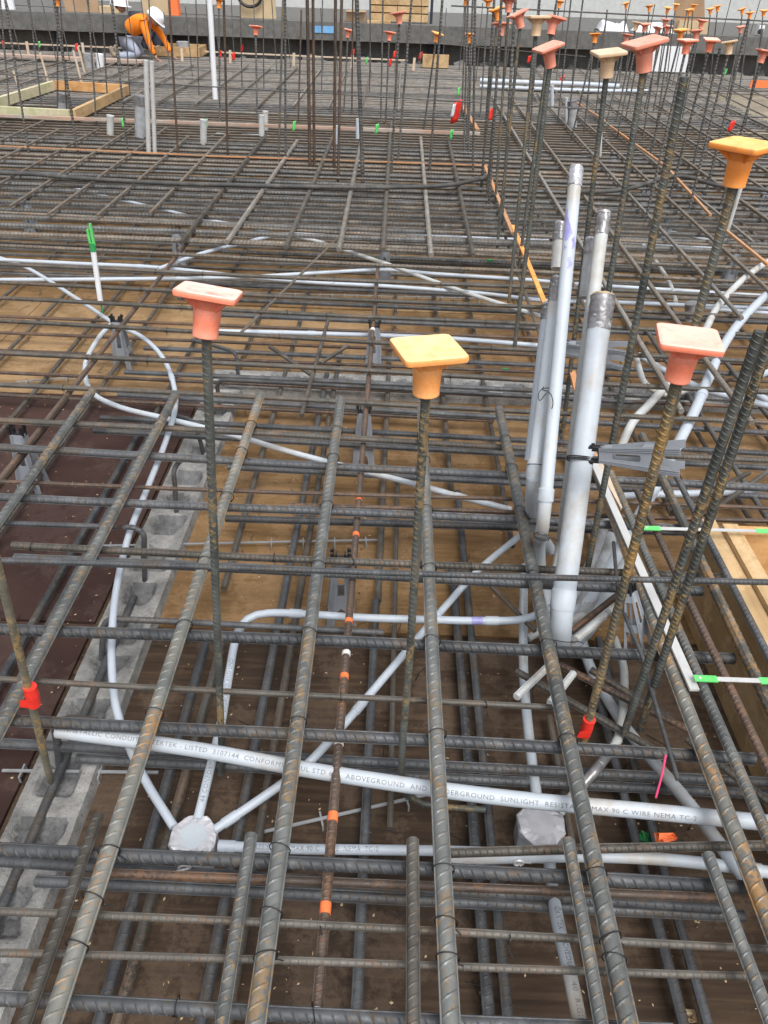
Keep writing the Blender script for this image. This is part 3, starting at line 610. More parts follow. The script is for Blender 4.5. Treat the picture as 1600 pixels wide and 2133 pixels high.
cp = [(832, 38, 815, 370, 4, 'faded salmon cap in front of the wooden pallet'), (811, 76, 803, 262, 2, 'pale-topped cap just below the pallet'), (909, 78, 882, 275, 3, 'orange cap right of the pallet, over the grey ledge'),
      (979, 80, 972, 300, 3, 'bright orange cap tipped beside the dense row'), (533, 64, 536, 267, 2, 'pale-topped orange cap alone over the ledge, left centre'), (725, 70, 716, 240, 2, 'pale-topped orange cap left of the pallet'),
      (456, 8, 458, 255, 3, 'orange cap at the top edge beside the white upright tube'), (120, 4, 120, 242, 3, 'orange cap at the top edge, far left'), (1017, 8, 1000, 250, 3, 'orange cap at the top edge, left one of two'), (970, 4, 962, 250, 3, 'orange cap at the top edge right of the pallet'), (1165, 10, 1140, 210, 3, 'orange cap at the top edge between clusters'),
      (1430, 98, 1342, 470, 2, 'pale orange cap fourth from right in the front row'), (1479, 95, 1390, 430, 2, 'pale orange cap leaning slightly in the right group'), (1520, 100, 1432, 450, 5, 'cream cap with a yellow cup near the right edge'), (1588, 118, 1498, 440, 4, 'salmon cap tilted at the right edge'),
      (1240, 80, 1188, 300, 3, 'orange cap with a drooping plate right of the cream one'), (1305, 80, 1262, 262, 4, 'salmon cap behind the large tilted one'), (1418, 72, 1352, 330, 3, 'orange cap above the white sheet'), (1451, 74, 1380, 360, 4, 'salmon cap with a flat wide plate above the ledge'), (1325, 55, 1282, 260, 5, 'small cream cap in front of the white wrap'), (1343, 58, 1300, 262, 4, 'small salmon cap in front of the white wrap'),
      (1368, 65, 1330, 235, 4, 'small salmon cap right of the white wrap'), (1385, 48, 1340, 240, 4, 'small dusky cap above two others'), (1390, 62, 1360, 240, 0, 'small coral cap between dusky ones'), (1460, 50, 1420, 255, 2, 'pale cap before the leaning brown board'), (1543, 62, 1512, 215, 4, 'small salmon cap right of the brown board'),
      (1305, 12, 1290, 175, 3, 'tiny orange cap high up, first of the back row'), (1353, 18, 1335, 178, 3, 'tiny orange cap, second of the back row'), (1390, 22, 1368, 180, 3, 'tiny orange cap, third of the back row'), (1407, 15, 1388, 176, 3, 'tiny orange cap, fourth of the back row'), (1436, 26, 1415, 184, 3, 'tiny orange cap, fifth of the back row'), (1444, 16, 1430, 178, 3, 'tiny orange cap, sixth of the back row'),
      (1480, 24, 1462, 184, 3, 'tiny orange cap, seventh of the back row'), (1495, 18, 1478, 178, 3, 'tiny orange cap, eighth of the back row'), (1547, 24, 1525, 186, 3, 'tiny orange cap, ninth of the back row'), (1562, 32, 1540, 190, 3, 'tiny orange cap, tenth of the back row'), (1590, 28, 1572, 190, 3, 'tiny orange cap, eleventh of the back row')]
for i, (cx, cy, bx, by, mi, lab) in enumerate(cp):
    capped(cx, cy, 25, bx, by, -.06, .0085, mi, lab, 'slim upright bar under the '+lab, random.uniform(-.5, .5), (random.uniform(-.15, .1), random.uniform(-.2, .2)), mat=F_DARK, pitch=None)
# uncapped uprights reaching out of the photo
up = [(62, 332, 10, -5, .0085, 0), (165, 335, 112, -5, .0105, 0), (202, 272, 183, -5, .0085, 0), (268, 337, 233, -5, .009, 0), (372, 342, 352, -5, .0085, 1), (272, 215, 262, 60, .0075, 0), (475, 347, 466, -5, .009, 1), (580, 345, 590, -5, .0085, 2), (595, 352, 594, -5, .0085, 0), (621, 265, 628, 20, .0085, 1),
      (646, 362, 640, -5, .0125, 1), (655, 360, 652, -5, .011, 1), (696, 360, 699, -5, .0115, 1), (704, 382, 712, -5, .0105, 1), (756, 382, 743, -5, .0150, 0), (793, 270, 798, -5, .008, 0), (827, 360, 858, -5, .0085, 0), (894, 367, 922, -5, .0095, 0), (985, 372, 990, -5, .009, 0), (975, 330, 985, -5, .0085, 0), (966, 330, 975, -5, .0085, 0),
      (1018, 440, 1045, -5, .0085, 0), (1045, 480, 1074, -5, .0085, 0), (1003, 400, 1030, -5, .0085, 0), (22, 250, 0, -5, .008, 0), (90, 250, 60, -5, .008, 0), (140, 240, 125, -5, .0075, 0), (225, 230, 212, -5, .0075, 0), (320, 200, 310, -5, .0075, 0), (415, 210, 408, -5, .007, 0), (505, 205, 500, -5, .007, 0), (550, 200, 548, -5, .007, 0), (670, 205, 672, -5, .0075, 0), (733, 250, 735, -5, .008, 1), (770, 200, 772, -5, .0075, 0),
      (1100, 330, 1125, -5, .0085, 0), (1130, 300, 1160, -5, .008, 0), (1160, 270, 1190, -5, .008, 0), (1180, 280, 1215, -5, .008, 0), (1283, 300, 1325, 90, .0085, 0), (1337, 305, 1375, 60, .0085, 0), (1360, 320, 1400, 40, .0085, 0), (1440, 360, 1500, 100, .0085, 0), (1470, 405, 1560, 40, .0085, 0), (1549, 282, 1590, 60, .008, 0), (1240, 250, 1265, 20, .0075, 0), (1215, 290, 1240, 60, .0085, 0)]
for i, (bx, by, tx, ty, r, m_) in enumerate(sorted(up)):
    upright(bx, by, -.08, tx, ty, r, (F_DARK, ST_RUST, ST_UP)[m_], .0115 if by > 340 else None, f'tall uncapped upright bar reaching the top of the photo, {ORD[i] if i < 30 else ORD[i-30]+" after the thirtieth"} from left')
for k in range(46):
    px = 8+k*35+random.uniform(-12, 12); py = 128+.03*px*.6+random.uniform(-12, 30); A = at(px, py, -.05)
    hgt = random.uniform(.55, 1.0); 
    far_bar(A, A+np.array([random.uniform(-.04, .04), random.uniform(-.03, .03), hgt]), .0062, F_DARK)
VV = MB(); mats = []
for nm, (m_, mb) in far_mb.items(): mats.append((m_, len(mb.F))); VV.add(mb.V, mb.F)
fo = tag(newobj('distant_rebar', VV.V, VV.F, None), 'dense distant mat of thin grey bars and starter bars in front of the far ledge', 'rebar', kind='stuff')
ix = []
for k, (m_, n) in enumerate(mats): fo.data.materials.append(m_); ix += [k]*n
fo.data.polygons.foreach_set('material_index', ix)
# tie bars linking the uprights
for p0, p1, z, r, lab in [((-20, 153), (1000, 214), .45, .0055, 'thin tie bar running through the uprights across the upper left'), ((940, 12), (1640, 46), .62, .0055, 'thin tie bar through the capped uprights near the top right'), ((-20, 8), (800, 50), .5, .0055, 'thin tie bar in front of the ledge at the top left'), ((1000, 215), (1600, 245), .42, .0055, 'thin tie bar through the dense row of uprights'), ((1330, 190), (1640, 190), .3, .0055, 'thin tie bar before the bare plywood at the right'), ((900, 90), (1220, 118), .35, .005, 'thin tie bar before the recessed wall')]:
    a = at(*p0, z) if z < .6 else atY(*p0, 6.5); b = at(*p1, z) if z < .6 else atY(*p1, 6.5)
    if z < .6: b = atY(*p1, a[1])
    straight('rebar', a, b, r, F_DARK, lab, 'thin tie bars')
straight('rebar', at(60, 83, .02), atY(205, 38, at(60, 83, .02)[1]), .007, F_DARK, 'single bar leaning against the ledge at far left', 'thin tie bars')
# ------------------------------------------------------------------ plastic chairs (bar supports)
def chair_mesh():
    g = MB(); H_ = .225
    def leg(side, fy):
        # one leaning face: legs either side of window and arch
        rows = [(0, .043, .019), (.03, .041, .0185), (.05, .039, .014), (.062, .038, .0), (.105, .034, .0), (.108, .0338, .010), (.15, .0305, .0095), (.185, .0265, .008), (.188, .0265, 0.), (H_, .0235, 0.)]
        for (z0, o0, i0), (z1, o1, i1) in zip(rows, rows[1:]):
            y0 = fy*(.036-.026*z0/H_); y1 = fy*(.036-.026*z1/H_); t = .0022*fy
            for s in (-1, 1):
                g.add([(s*i0, y0, z0), (s*o0, y0, z0), (s*o1, y1, z1), (s*i1, y1, z1), (s*i0, y0+t, z0), (s*o0, y0+t, z0), (s*o1, y1+t, z1), (s*i1, y1+t, z1)],
                      [(0, 1, 2, 3), (4, 7, 6, 5), (0, 4, 5, 1), (3, 2, 6, 7), (1, 5, 6, 2), (0, 3, 7, 4)])
        for s in (-1, 1):                                   # upright ribs moulded on the face
            for fx in (.95, .80, .65):
                b0, b1 = s*.040*fx, s*.0225*fx
                y0, y1 = fy*.0385, fy*.0125; w_ = .0011
                g.add([(b0-w_, y0, 0), (b0+w_, y0, 0), (b1+w_, y1, H_), (b1-w_, y1, H_), (b0-w_, y0+fy*.003, 0), (b0+w_, y0+fy*.003, 0), (b1+w_, y1+fy*.003, H_), (b1-w_, y1+fy*.003, H_)],
                      [(0, 1, 2, 3), (4, 7, 6, 5), (0, 4, 5, 1), (3, 2, 6, 7), (1, 5, 6, 2), (0, 3, 7, 4)])
    leg(0, 1); leg(0, -1)
    for s in (-1, 1):                                       # side webs
        for z0, z1 in ((.075, .105), (.19, H_)):
            o0, o1 = .0400-.0175*z0/H_, .0400-.0175*z1/H_; y0, y1 = .036-.026*z0/H_, .036-.026*z1/H_
            g.add([(s*o0, -y0, z0), (s*o0, y0, z0), (s*o1, y1, z1), (s*o1, -y1, z1), (s*(o0-.002), -y0, z0), (s*(o0-.002), y0, z0), (s*(o1-.002), y1, z1), (s*(o1-.002), -y1, z1)], [(0, 1, 2, 3), (4, 7, 6, 5), (0, 4, 5, 1), (3, 2, 6, 7), (1, 5, 6, 2), (0, 3, 7, 4)])
    c = MB(); c.box(-.021, .021, -.011, .011, H_-.004, H_+.004)
    for s in (-1, 1):
        for fy in (-1, 1):
            c.box(s*.021-.003, s*.021+.003, fy*.010-.004, fy*.010+.004, H_-.01, H_+.030); c.box(s*.026-.003, s*.026+.003, fy*.010-.002, fy*.010+.002, H_+.018, H_+.027)
        c.box(s*.012-.0025, s*.012+.0025, -.008, .008, H_, H_+.022)
    return g, c
g_, c_ = chair_mesh(); me_ch = g_.obj('body', CHAIRG); me_cl = c_.obj('clip', BLACKP)
MCH, MCL = me_ch.data, me_cl.data; bpy.data.objects.remove(me_ch); bpy.data.objects.remove(me_cl)
def chair(M, label, s=1., group='grey plastic bar chairs'):
    r = empty('bar_chair', label, 'bar support', group=group); r.matrix_world = M @ Matrix.Scale(s, 4)
    for nm, me in (('body', MCH), ('clip', MCL)):
        o = bpy.data.objects.new(nm, me); COL.objects.link(o); o.parent = r
for (px, py, lab, s) in [(711, 1285, 'grey plastic chair with black clip under the rusty bar, nearest the camera', 1.), (757, 965, 'grey plastic chair under the rusty bar, second from the camera', 1.), (778, 775, 'grey plastic chair under the rusty bar, third from the camera', 1.), (800, 600, 'grey plastic chair where the white conduits meet', 1.),
        (72, 1015, 'grey plastic chair over the dark red panels at the left edge', 1.), (262, 765, 'grey plastic chair inside the white conduit loop', 1.), (378, 565, 'grey plastic chair where two white conduits cross at the left', 1.), (72, 497, 'grey plastic chair at the far left by the orange marks', 1.),
        (1335, 440, 'grey plastic chair standing right of the tall taped riser, middle one', 1.), (1267, 382, 'grey plastic chair right of the tall taped riser, far one', 1.), (1577, 460, 'grey plastic chair under the bright orange cap', 1.), (1378, 520, 'grey plastic chair beside the bare-topped upright', 1.), (1510, 605, 'grey plastic chair left of the curving conduits at the right', 1.),
        (1265, 310, 'small far grey chair beyond the tall riser', 1.), (1455, 305, 'small far grey chair before the bare plywood', 1.), (1555, 800, 'grey plastic chair by the pair of leaning uprights', 1.), (385, 285, 'grey chair behind the pair of thin white tubes', 1.), (592, 290, 'grey chair behind the strip beside two white stubs', 1.)]:
    p = at(px, py, ZD); chair(Matrix.Translation(Vector(tuple(p))) @ Matrix.Rotation(random.uniform(-.12, .12), 4, 'Z'), lab)
# chairs tied sideways to the risers
def side_chair(px, py, D, px2, py2, D2, lab, roll=0., s=1.15):
    a, b = atD(px, py, D), atD(px2, py2, D2); q = Vector(tuple(b-a)).to_track_quat('Z', 'Y').to_matrix().to_4x4()
    L = np.linalg.norm(b-a); chair(Matrix.Translation(Vector(tuple(a))) @ q @ Matrix.Rotation(roll, 4, 'Z'), lab, L/.25)
side_chair(1422, 955, 1.62, 1232, 945, 1.72, 'grey plastic chair wired sideways to the big riser', 1.75)
side_chair(1302, 742, 2.15, 1165, 722, 2.2, 'grey plastic chair lying sideways behind the risers', 1.5)
side_chair(1330, 1350, 1.85, 1312, 1220, 1.82, 'dark grey chair standing in the shade below the uprights', .4)
# ------------------------------------------------------------------ bolsters
def bolster(p0, p1, lab, n=8):
    a, b = at(*p0, ZD+.02), at(*p1, ZD+.02); L = np.linalg.norm(b-a); q = Vector(tuple(b-a)).to_track_quat('X', 'Z').to_matrix().to_4x4()
    r = empty('slab_bolster', lab, 'bolster', group='plastic slab bolsters'); r.matrix_world = Matrix.Translation(Vector(tuple(a))) @ q
    g = MB(); g.box(0, L, -.0035, .0035, 0, .0035); g.obj('runner', BOLST, r)
    me = None
    for k in range(n):
        if me is None:
            g = MB(); g.box(-.002, .002, -.018, .018, -.002, .003); g.box(-.002, .002, -.019, -.016, -.018, .002); g.box(-.002, .002, .016, .019, -.018, .002); o = g.obj('foot', BOLST, r); me = o.data
        else: o = bpy.data.objects.new('foot', me); COL.objects.link(o); o.parent = r
        o.location = (L*(k+.5)/n, 0, -.0003)
bolster((195, 1138), (795, 1125), 'grey slab bolster crossing the concrete strip', 9); bolster((5, 1606), (330, 1610), 'grey slab bolster at the lower left over the strip', 4); bolster((530, 1738), (890, 1656), 'grey slab bolster slanting between the taped boxes', 4)
bolster((35, 796), (160, 786), 'short grey slab bolster at the left above the red panels', 3); bolster((0, 472), (372, 489), 'slab bolster far left behind the green-topped marker', 14); bolster((500, 610), (1010, 622), 'slab bolster behind the crossing conduits', 20); bolster((640, 500), (1150, 512), 'slab bolster beyond the long brown bars', 16)
# ------------------------------------------------------------------ conduits
CG = 'pvc conduits'
def conduit(P, r, mat, label, coup=(), name='conduit', group=CG, sides=16, step=.02, rc=1.17, cl=.035):
    P = [np.array(p, float) for p in P]; Q = spline(P, step); V, Fc = tube(Q, r, sides)
    root = tag(newobj(name, V, Fc, mat), label, 'conduit', group); root['_'] = 0; del root['_']
    L = np.concatenate([[0], np.cumsum(np.linalg.norm(np.diff(Q, axis=0), axis=1))])
    for f in coup:
        s = f*L[-1]; i = [min(range(len(L)), key=lambda j: abs(L[j]-(s+d))) for d in (-cl/2, cl/2)]
        c = np.array([np.interp(s+d, L, Q[:, k]) for d in (-cl/2, -cl/4, cl/4, cl/2) for k in range(3)]).reshape(4, 3)
        V, Fc = tube(c, r*rc, sides); newobj('coupling', V, Fc, mat, root)
    return root, Q, L
def sleeve(root, Q, L, s0, s1, r, mat, name):
    c = np.array([[np.interp(s, L, Q[:, k]) for k in range(3)] for s in np.linspace(s0, s1, 8)])
    V, Fc = tube(c, r, 16); return newobj(name, V, Fc, mat, root)
def printed(root, Q, L, r, text, s0, size, phi0, rev=False, stretch=1., twist=0.):
    if rev: Q = Q[::-1]; L = L[-1]-L[::-1]
    cu = bpy.data.curves.new('t', 'FONT'); cu.body = text; cu.size = size; cu.resolution_u = 2; cu.space_character = 1.12
    t = bpy.data.objects.new('t', cu); COL.objects.link(t); dg = bpy.context.evaluated_depsgraph_get(); me = bpy.data.meshes.new_from_object(t.evaluated_get(dg))
    T_ = np.gradient(Q, axis=0); T_ /= np.linalg.norm(T_, axis=1)[:, None]; V = []
    for v in me.vertices:
        s = s0+v.co.x*stretch; p = np.array([np.interp(s, L, Q[:, k]) for k in range(3)]); tt = np.array([np.interp(s, L, T_[:, k]) for k in range(3)]); tt /= np.linalg.norm(tt)
        up = np.array([0, 0, 1.]) if abs(tt[2]) < .8 else np.array([0, -1., 0]); n = up-tt*(up@tt); n /= np.linalg.norm(n); u = np.cross(n, tt)
        ph = phi0+twist*s/L[-1]+(v.co.y-size*.35)/r; V.append(p+(r+.0006)*(math.cos(ph)*n+math.sin(ph)*u))
    Fc = [tuple(p.vertices) for p in me.polygons]; bpy.data.objects.remove(t); newobj('printed_lettering', V, Fc, INK, root, smooth=False)
def px_path(pts, z): return [at(x, y, zz) for (x, y), zz in zip(pts, z if hasattr(z, '__len__') else [z]*len(pts))]
# the big printed conduit in the foreground
r, Q, L = conduit(px_path([(120, 1522), (400, 1560), (640, 1603), (880, 1640), (1100, 1667), (1350, 1690), (1640, 1718)], -.072), .0160, PVC_W, 'thick white printed conduit crossing the whole foreground', sides=20)
printed(r, Q, L, .0160, 'NONMETALLIC CONDUIT  INTERTEK - LISTED  3107144  CONFORMS TO UL STD 651  ABOVEGROUND  AND  UNDERGROUND  SUNLIGHT  RESISTANT  MAX 90 C WIRE NEMA TC-2', -.005, .0128, -.30, stretch=1.16, twist=-.70)
# conduit from the loop into the left taped box
r, Q, L = conduit(px_path([(-20, 530), (60, 560), (160, 622), (235, 672), (300, 705), (345, 755), (366, 830), (350, 905), (310, 1010), (270, 1110), (244, 1220), (233, 1330), (236, 1430), (252, 1510), (300, 1620), (362, 1722)],
    [-.15, -.15, -.15, -.1, -.1, -.1, -.1, -.07, -.09, -.10, -.12, -.12, -.12, -.15, -.2, -.225]), .0098, PVC, 'white conduit from the left edge through a loop down into the left taped box', (.52,), step=.025)
r, Q, L = conduit(px_path([(240, 668), (205, 705), (178, 760), (190, 815), (250, 848), (360, 875), (480, 905), (600, 940), (720, 972), (850, 1005), (960, 1035), (1065, 1062)], [-.1, -.12, -.13, -.13, -.12, -.1, -.1, -.11, -.12, -.12, -.12, -.13]), .0102, PVC_W, 'white conduit loop curving round on the left and running to the risers', (.55, .93))
r, Q, L = conduit(px_path([(448, 1728), (560, 1652), (640, 1592), (720, 1505), (820, 1388), (920, 1272), (1000, 1185), (1088, 1112)], [-.225, -.2, -.17, -.16, -.15, -.15, -.14, -.14]), .0100, PVC, 'grey conduit slanting from the left taped box up to the risers', (.03, .34), sides=16)
r, Q, L = conduit(px_path([(412, 1708), (438, 1600), (462, 1500), (478, 1400), (492, 1330), (515, 1290), (560, 1277), (650, 1280), (760, 1287), (900, 1291), (1000, 1293), (1090, 1290), (1150, 1265)], [-.225, -.21, -.2, -.19, -.18, -.17, -.16, -.15, -.15, -.15, -.15, -.14, -.10]), .0108, PVC, 'grey conduit from the left taped box bending at the elbow towards the big riser', (.36, .50, .88))
printed(r, Q, L, .0108, '44 CONFORMS TO', .035, .014, -.2); printed(r, Q, L, .0108, 'ERGROUND AND UND', .26, .014, -.2)
sleeve(r, Q, L, L[-1]*.84, L[-1]*.862, .0111, PRIMER, 'primer_stain')
r, Q, L = conduit(px_path([(455, 1762), (600, 1768), (750, 1770), (905, 1772), (1050, 1776)], -.225), .0106, PVC, 'grey printed conduit running right from the left taped box', (.03,))
printed(r, Q, L, .0106, 'T  RESISTANT  MAX 90 C  WIRE  NEMA  TC-2', .06, .0145, -.3, stretch=.85)
r, Q, L = conduit(px_path([(930, 1789), (1060, 1786), (1200, 1783), (1350, 1788), (1480, 1800), (1640, 1822)], -.135), .0120, PVC_W, 'white conduit low at the right passing in front of the taped box', (.9,))
r, Q, L = conduit(px_path([(1092, 1180), (1090, 1300), (1092, 1420), (1105, 1560), (1120, 1672)], [-.2, -.2, -.2, -.22, -.235]), .0122, PVC_W, 'weathered conduit running towards the camera into the back of the right taped box', ())
printed(r, Q, L, .0122, 'AND UL LISTED SCHEDULE 40 RIGID PVC NONMETALLIC', .08, .0115, .35)
r, Q, L = conduit(px_path([(1142, 1775), (1158, 1900), (1185, 2020), (1212, 2150)], [-.235, -.14, -.085, -.078]), .0122, PVC_W, 'white printed conduit leaving the right taped box towards the bottom edge', ())
def s_at(Q, L, px, py):
    d = np.array([CX+F*((q-[0, 0, CAMH])@DX0)/((q-[0, 0, CAMH])@DF0) for q in Q]); e = np.array([CY-F*((q-[0, 0, CAMH])@DU0)/((q-[0, 0, CAMH])@DF0) for q in Q])
    return float(L[int(np.argmin((e-py)**2))])
DX0, DU0, DF0 = (np.array([DX[i], DY[i], DZ[i]]) for i in range(3))
s0 = s_at(Q, L, 1146, 1845)
printed(r, Q, L, .0122, '4"  (21)', s0, .0130, .1)
printed(r, Q, L, .0122, 'CANTEX', s_at(Q, L, 1160, 1893), .0160, .1, stretch=.88)
printed(r, Q, L, .0122, '- SCHEDULE  40  RIGID  PVC  NONMETALLIC', s_at(Q, L, 1170, 1952), .0130, .1)
conduit(px_path([(1200, 1290), (1232, 1395), (1300, 1510), (1365, 1590), (1440, 1680), (1500, 1760), (1560, 1840), (1640, 1960)], [-.24, -.24, -.23, -.2, -.16, -.13, -.11, -.10]), .0140, PVC_W, 'white conduit slanting from the risers to the lower right corner', ())
r, Q, L = conduit(px_path([(1165, 1690), (1200, 1650), (1250, 1592), (1290, 1530), (1300, 1400), (1280, 1330)], [-.21, -.18, -.15, -.17, -.22, -.24]), .0108, PVC_O, 'taped white conduit rising from the right taped box', (.02,)); sleeve(r, Q, L, L[-1]*.12, L[-1]*.3, .0115, TAPE, 'tape_wrap')
# middle-distance conduits
for pts, z, rr, m_, lab, cp_ in [
    ([(-20, 540), (160, 549), (325, 557), (500, 575), (650, 588), (800, 596), (1000, 611), (1135, 626), (1285, 630), (1600, 643)], -.11, .0102, PVC, 'upper white conduit crossing the middle from the left edge', (.2, .5)),
    ([(-20, 583), (200, 582), (480, 578), (640, 570), (800, 562), (900, 570), (1100, 583), (1200, 592), (1300, 598), (1620, 618)], -.16, .0106, PVC, 'white conduit crossing the middle, rising to the chair then falling right', (.5, .75)),
    ([(330, 560), (420, 528), (500, 508), (560, 493), (600, 488)], -.085, .0102, PVC, 'short white conduit rising from the left chair to the junction', ()),
    ([(575, 488), (650, 500), (720, 522), (800, 548), (865, 572), (960, 606), (1065, 640), (1130, 660)], -.085, .0110, PVC_O, 'dusty white conduit slanting down right through the middle', ()),
    ([(145, 388), (215, 408), (320, 432), (420, 456), (500, 470), (575, 489)], -.085, .0102, PVC, 'white conduit under the far mat slanting from the upper left', ()),
    ([(580, 488), (700, 486), (800, 484), (900, 490), (1050, 497), (1270, 503), (1485, 517)], -.15, .0102, PVC, 'thin pale conduit running right under the brown long bars', (.8,)),
    ([(445, 690), (560, 692), (700, 696), (800, 699), (950, 706), (1125, 720)], -.14, .0108, PVC, 'white conduit crossing behind the yellow cap', (.3,)),
    ([(1390, 482), (1430, 490), (1490, 504)], -.08, .0102, PVC_W, 'short white conduit end beside the thick upright at the right', ()),
    ([(1335, 505), (1370, 550), (1395, 590), (1408, 630)], -.16, .0120, PVC_O, 'weathered conduit curving down behind the uprights at the right', ()),
    ([(1215, 230), (1250, 262), (1275, 310), (1310, 340)], -.1, .012, PVC_O, 'weathered conduit curving in the far right mat', ()),
    ([(1050, 308), (1110, 314), (1180, 318), (1400, 322), (1600, 330)], -.1, .0115, PVC, 'far thin conduit crossing the right mat', (.3,)),
    ([(0, 300), (140, 285), (240, 270), (330, 272), (520, 285), (720, 294), (800, 298), (1060, 304)], -.16, .0108, PVC, 'far grey conduit behind the orange-edged strip', ()),
    ([(440, 282), (480, 276), (560, 284)], -.12, .0108, PVC, 'short far conduit curve left of the white stubs', ()),
    ([(1000, 168), (1100, 172), (1200, 175), (1290, 180)], .02, .03, PVC, 'far pair of grey pipes at the right, upper one', ()), ([(1000, 180), (1200, 188), (1350, 190)], .0, .022, PVC, 'far pair of grey pipes at the right, lower one', ()),
    ([(980, 190), (1100, 196), (1300, 200)], -.1, .016, PVC, 'far thin grey pipe below the pair at the right', ()), ([(1020, 220), (1100, 220), (1350, 222)], -.1, .014, PVC, 'far thin grey pipe lowest of the right group', ())]:
    conduit(px_path(pts, z), rr, m_, lab, cp_, step=.05, sides=12)
# big curving pair at the right
conduit(px_path([(1640, 520), (1560, 572), (1500, 632), (1468, 690), (1440, 740), (1400, 790), (1350, 845), (1318, 880), (1290, 940)], [-.03, -.03, -.04, -.05, -.06, -.08, -.12, -.14, -.2]), .0165, PVC_O, 'weathered grey pipe curving down from the right edge, left one of two', (.72,), sides=16)
conduit(px_path([(1640, 575), (1560, 650), (1510, 715), (1475, 790), (1450, 850), (1420, 910), (1380, 985), (1340, 1060), (1290, 1150), (1240, 1230), (1185, 1300)], [-.02, -.03, -.04, -.05, -.06, -.08, -.11, -.14, -.17, -.2, -.23]), .0195, PVC, 'weathered grey pipe curving down from the right edge, right one of two', (.55,), sides=16)
conduit(px_path([(1330, 740), (1400, 780), (1480, 815), (1620, 850)], -.1), .013, PVC, 'pale conduit passing under the salmon pink cap to the right edge', (.6,))
conduit(px_path([(1270, 1120), (1255, 1175), (1218, 1260), (1185, 1330)], [-.17, -.19, -.22, -.24]), .028, PVC_D, 'thick grey pipe running down behind the big riser', ())
conduit(px_path([(1262, 1085), (1240, 1150), (1205, 1225), (1178, 1275)], [-.12, -.16, -.2, -.24]), .0155, PVC_D, 'slimmer grey pipe running down behind the foot of the big riser', ())
conduit(px_path([(1290, 1034), (1370, 1030), (1450, 1028), (1540, 1022), (1640, 1012)], -.19), .013, PVC, 'pale conduit running right from behind the uprights to the right edge', (.6,))
conduit(px_path([(1100, 1330), (1150, 1300), (1190, 1292), (1225, 1275)], [-.2, -.19, -.2, -.22]), .0108, PVC_O, 'short weathered conduit crossing under the foot of the big riser', ())
conduit(px_path([(1455, 640), (1500, 645), (1640, 655)], -.12), .0102, PVC, 'thin conduit right of the short taped pipe stub', ())
conduit(px_path([(1325, 745), (1345, 800), (1390, 822), (1470, 800)], [-.08, -.1, -.12, -.14]), .012, PVC_O, 'short weathered elbow under the salmon pink cap', ())
conduit(px_path([(1600, 775), (1560, 795), (1590, 830), (1640, 850)], -.12), .014, PVC, 'white elbow at the right edge', ())
# ------------------------------------------------------------------ risers
RG = 'taped pvc risers'
def riser(p0, D0, p1, D1, r, mat, lab, tape, foot=None, coup=(), rc=1.17, cl=.035, tmat=TAPE, text=None):
    a, b = atD(*p0, D0), atD(*p1, D1); P = [b, (a+b)/2, a]
    if foot: P = [b, b*.7+a*.3, b*.3+a*.7, a]+[at(x, y, z) for (x, y, z) in foot]
    root, Q, L = conduit(P, r, mat, lab, (), 'riser_pipe', RG, 20, .03)
    for s, cl_, rc_ in coup:
        c = np.array([[np.interp(s+d, L, Q[:, k]) for k in range(3)] for d in (0, .003, cl_-.003, cl_)]); V, Fc = tube(c, np.array([r*1.02, r*rc_, r*rc_, r*1.02]), 20); newobj('coupling', V, Fc, mat, root)
    for (t0, t1, rt) in tape:
        n = 14; c = np.array([[np.interp(s, L, Q[:, k]) for k in range(3)] for s in np.linspace(t0, t1, n)]); rad = r*rt*(1+rng.normal(0, .012, n)); V, Fc = tube(c, rad, 20)
        V = np.array(V)+rng.normal(0, .0009, (len(V), 3)); newobj('tape_wrap', V, Fc, tmat, root, sharp=60)
    if tape and tape[0][0] <= 0:                          # crumpled tape closing the mouth
        V = []; Fc = []; t_ = (Q[0]-Q[2]); t_ /= np.linalg.norm(t_); n0 = np.cross(t_, [0, 0, 1.]); n0 = np.cross(t_, [1., 0, 0]); n0 /= np.linalg.norm(n0); u0 = np.cross(t_, n0)
        for i, (q, hgt) in enumerate(((1.04, 0), (1.02, .004), (.8, .007), (.45, .009), (.15, .006))):
            for k in range(20):
                a_ = k*math.pi/10; V.append(Q[0]+t_*(hgt+random.uniform(-.0018, .0018)*(i > 0))+r*q*(math.cos(a_)*n0+math.sin(a_)*u0))
        for i in range(4):
            for k in range(20): Fc.append((i*20+k, i*20+(k+1) % 20, (i+1)*20+(k+1) % 20, (i+1)*20+k))
        Fc.append(tuple(80+k for k in range(20))); newobj('tape_end', V, Fc, tmat if tmat is FOIL else CARDL if r > .025 else FOIL, root, sharp=25)
    return root, Q, L
r_big, Qb, Lb = riser((1168, 1300), 1.86, (1256, 618), 1.86, .0285, PVC_W, 'big white riser pipe with tape round its top, nearest of the group', [(0, .062, 1.04), (.0, .085, 1.035)], [(1175, 1345, -.20), (1225, 1300, -.24), (1300, 1180, -.25)], [(.735, .05, 1.09)])
printed(r_big, Qb, Lb, .0285, 'SCHEDULE 40 PVC-1 DWV NSF-DWV ASTM D-1785 ASTM D-2665  SCHEDULE 40 PVC', .10, .009, 1.15)
riser((1186, 1010), 1.93, (1258, 446), 1.93, .0170, PVC_O, 'slim weathered riser behind the big one, with a crumpled silver end', [(0, .055, 1.07)], [(1170, 1130, -.1), (1150, 1250, -.22)], tmat=TAPE)
rt, Qt, Lt = riser((1132, 1085), 1.86, (1200, 352), 1.86, .0165, PVC_W, 'tallest slim riser with shiny taped top and purple primer stains', [(0, .045, 1.08)], [(1124, 1130, -.02), (1128, 1200, -.15), (1150, 1290, -.24)], [(.80, .035, 1.2)], tmat=FOIL)
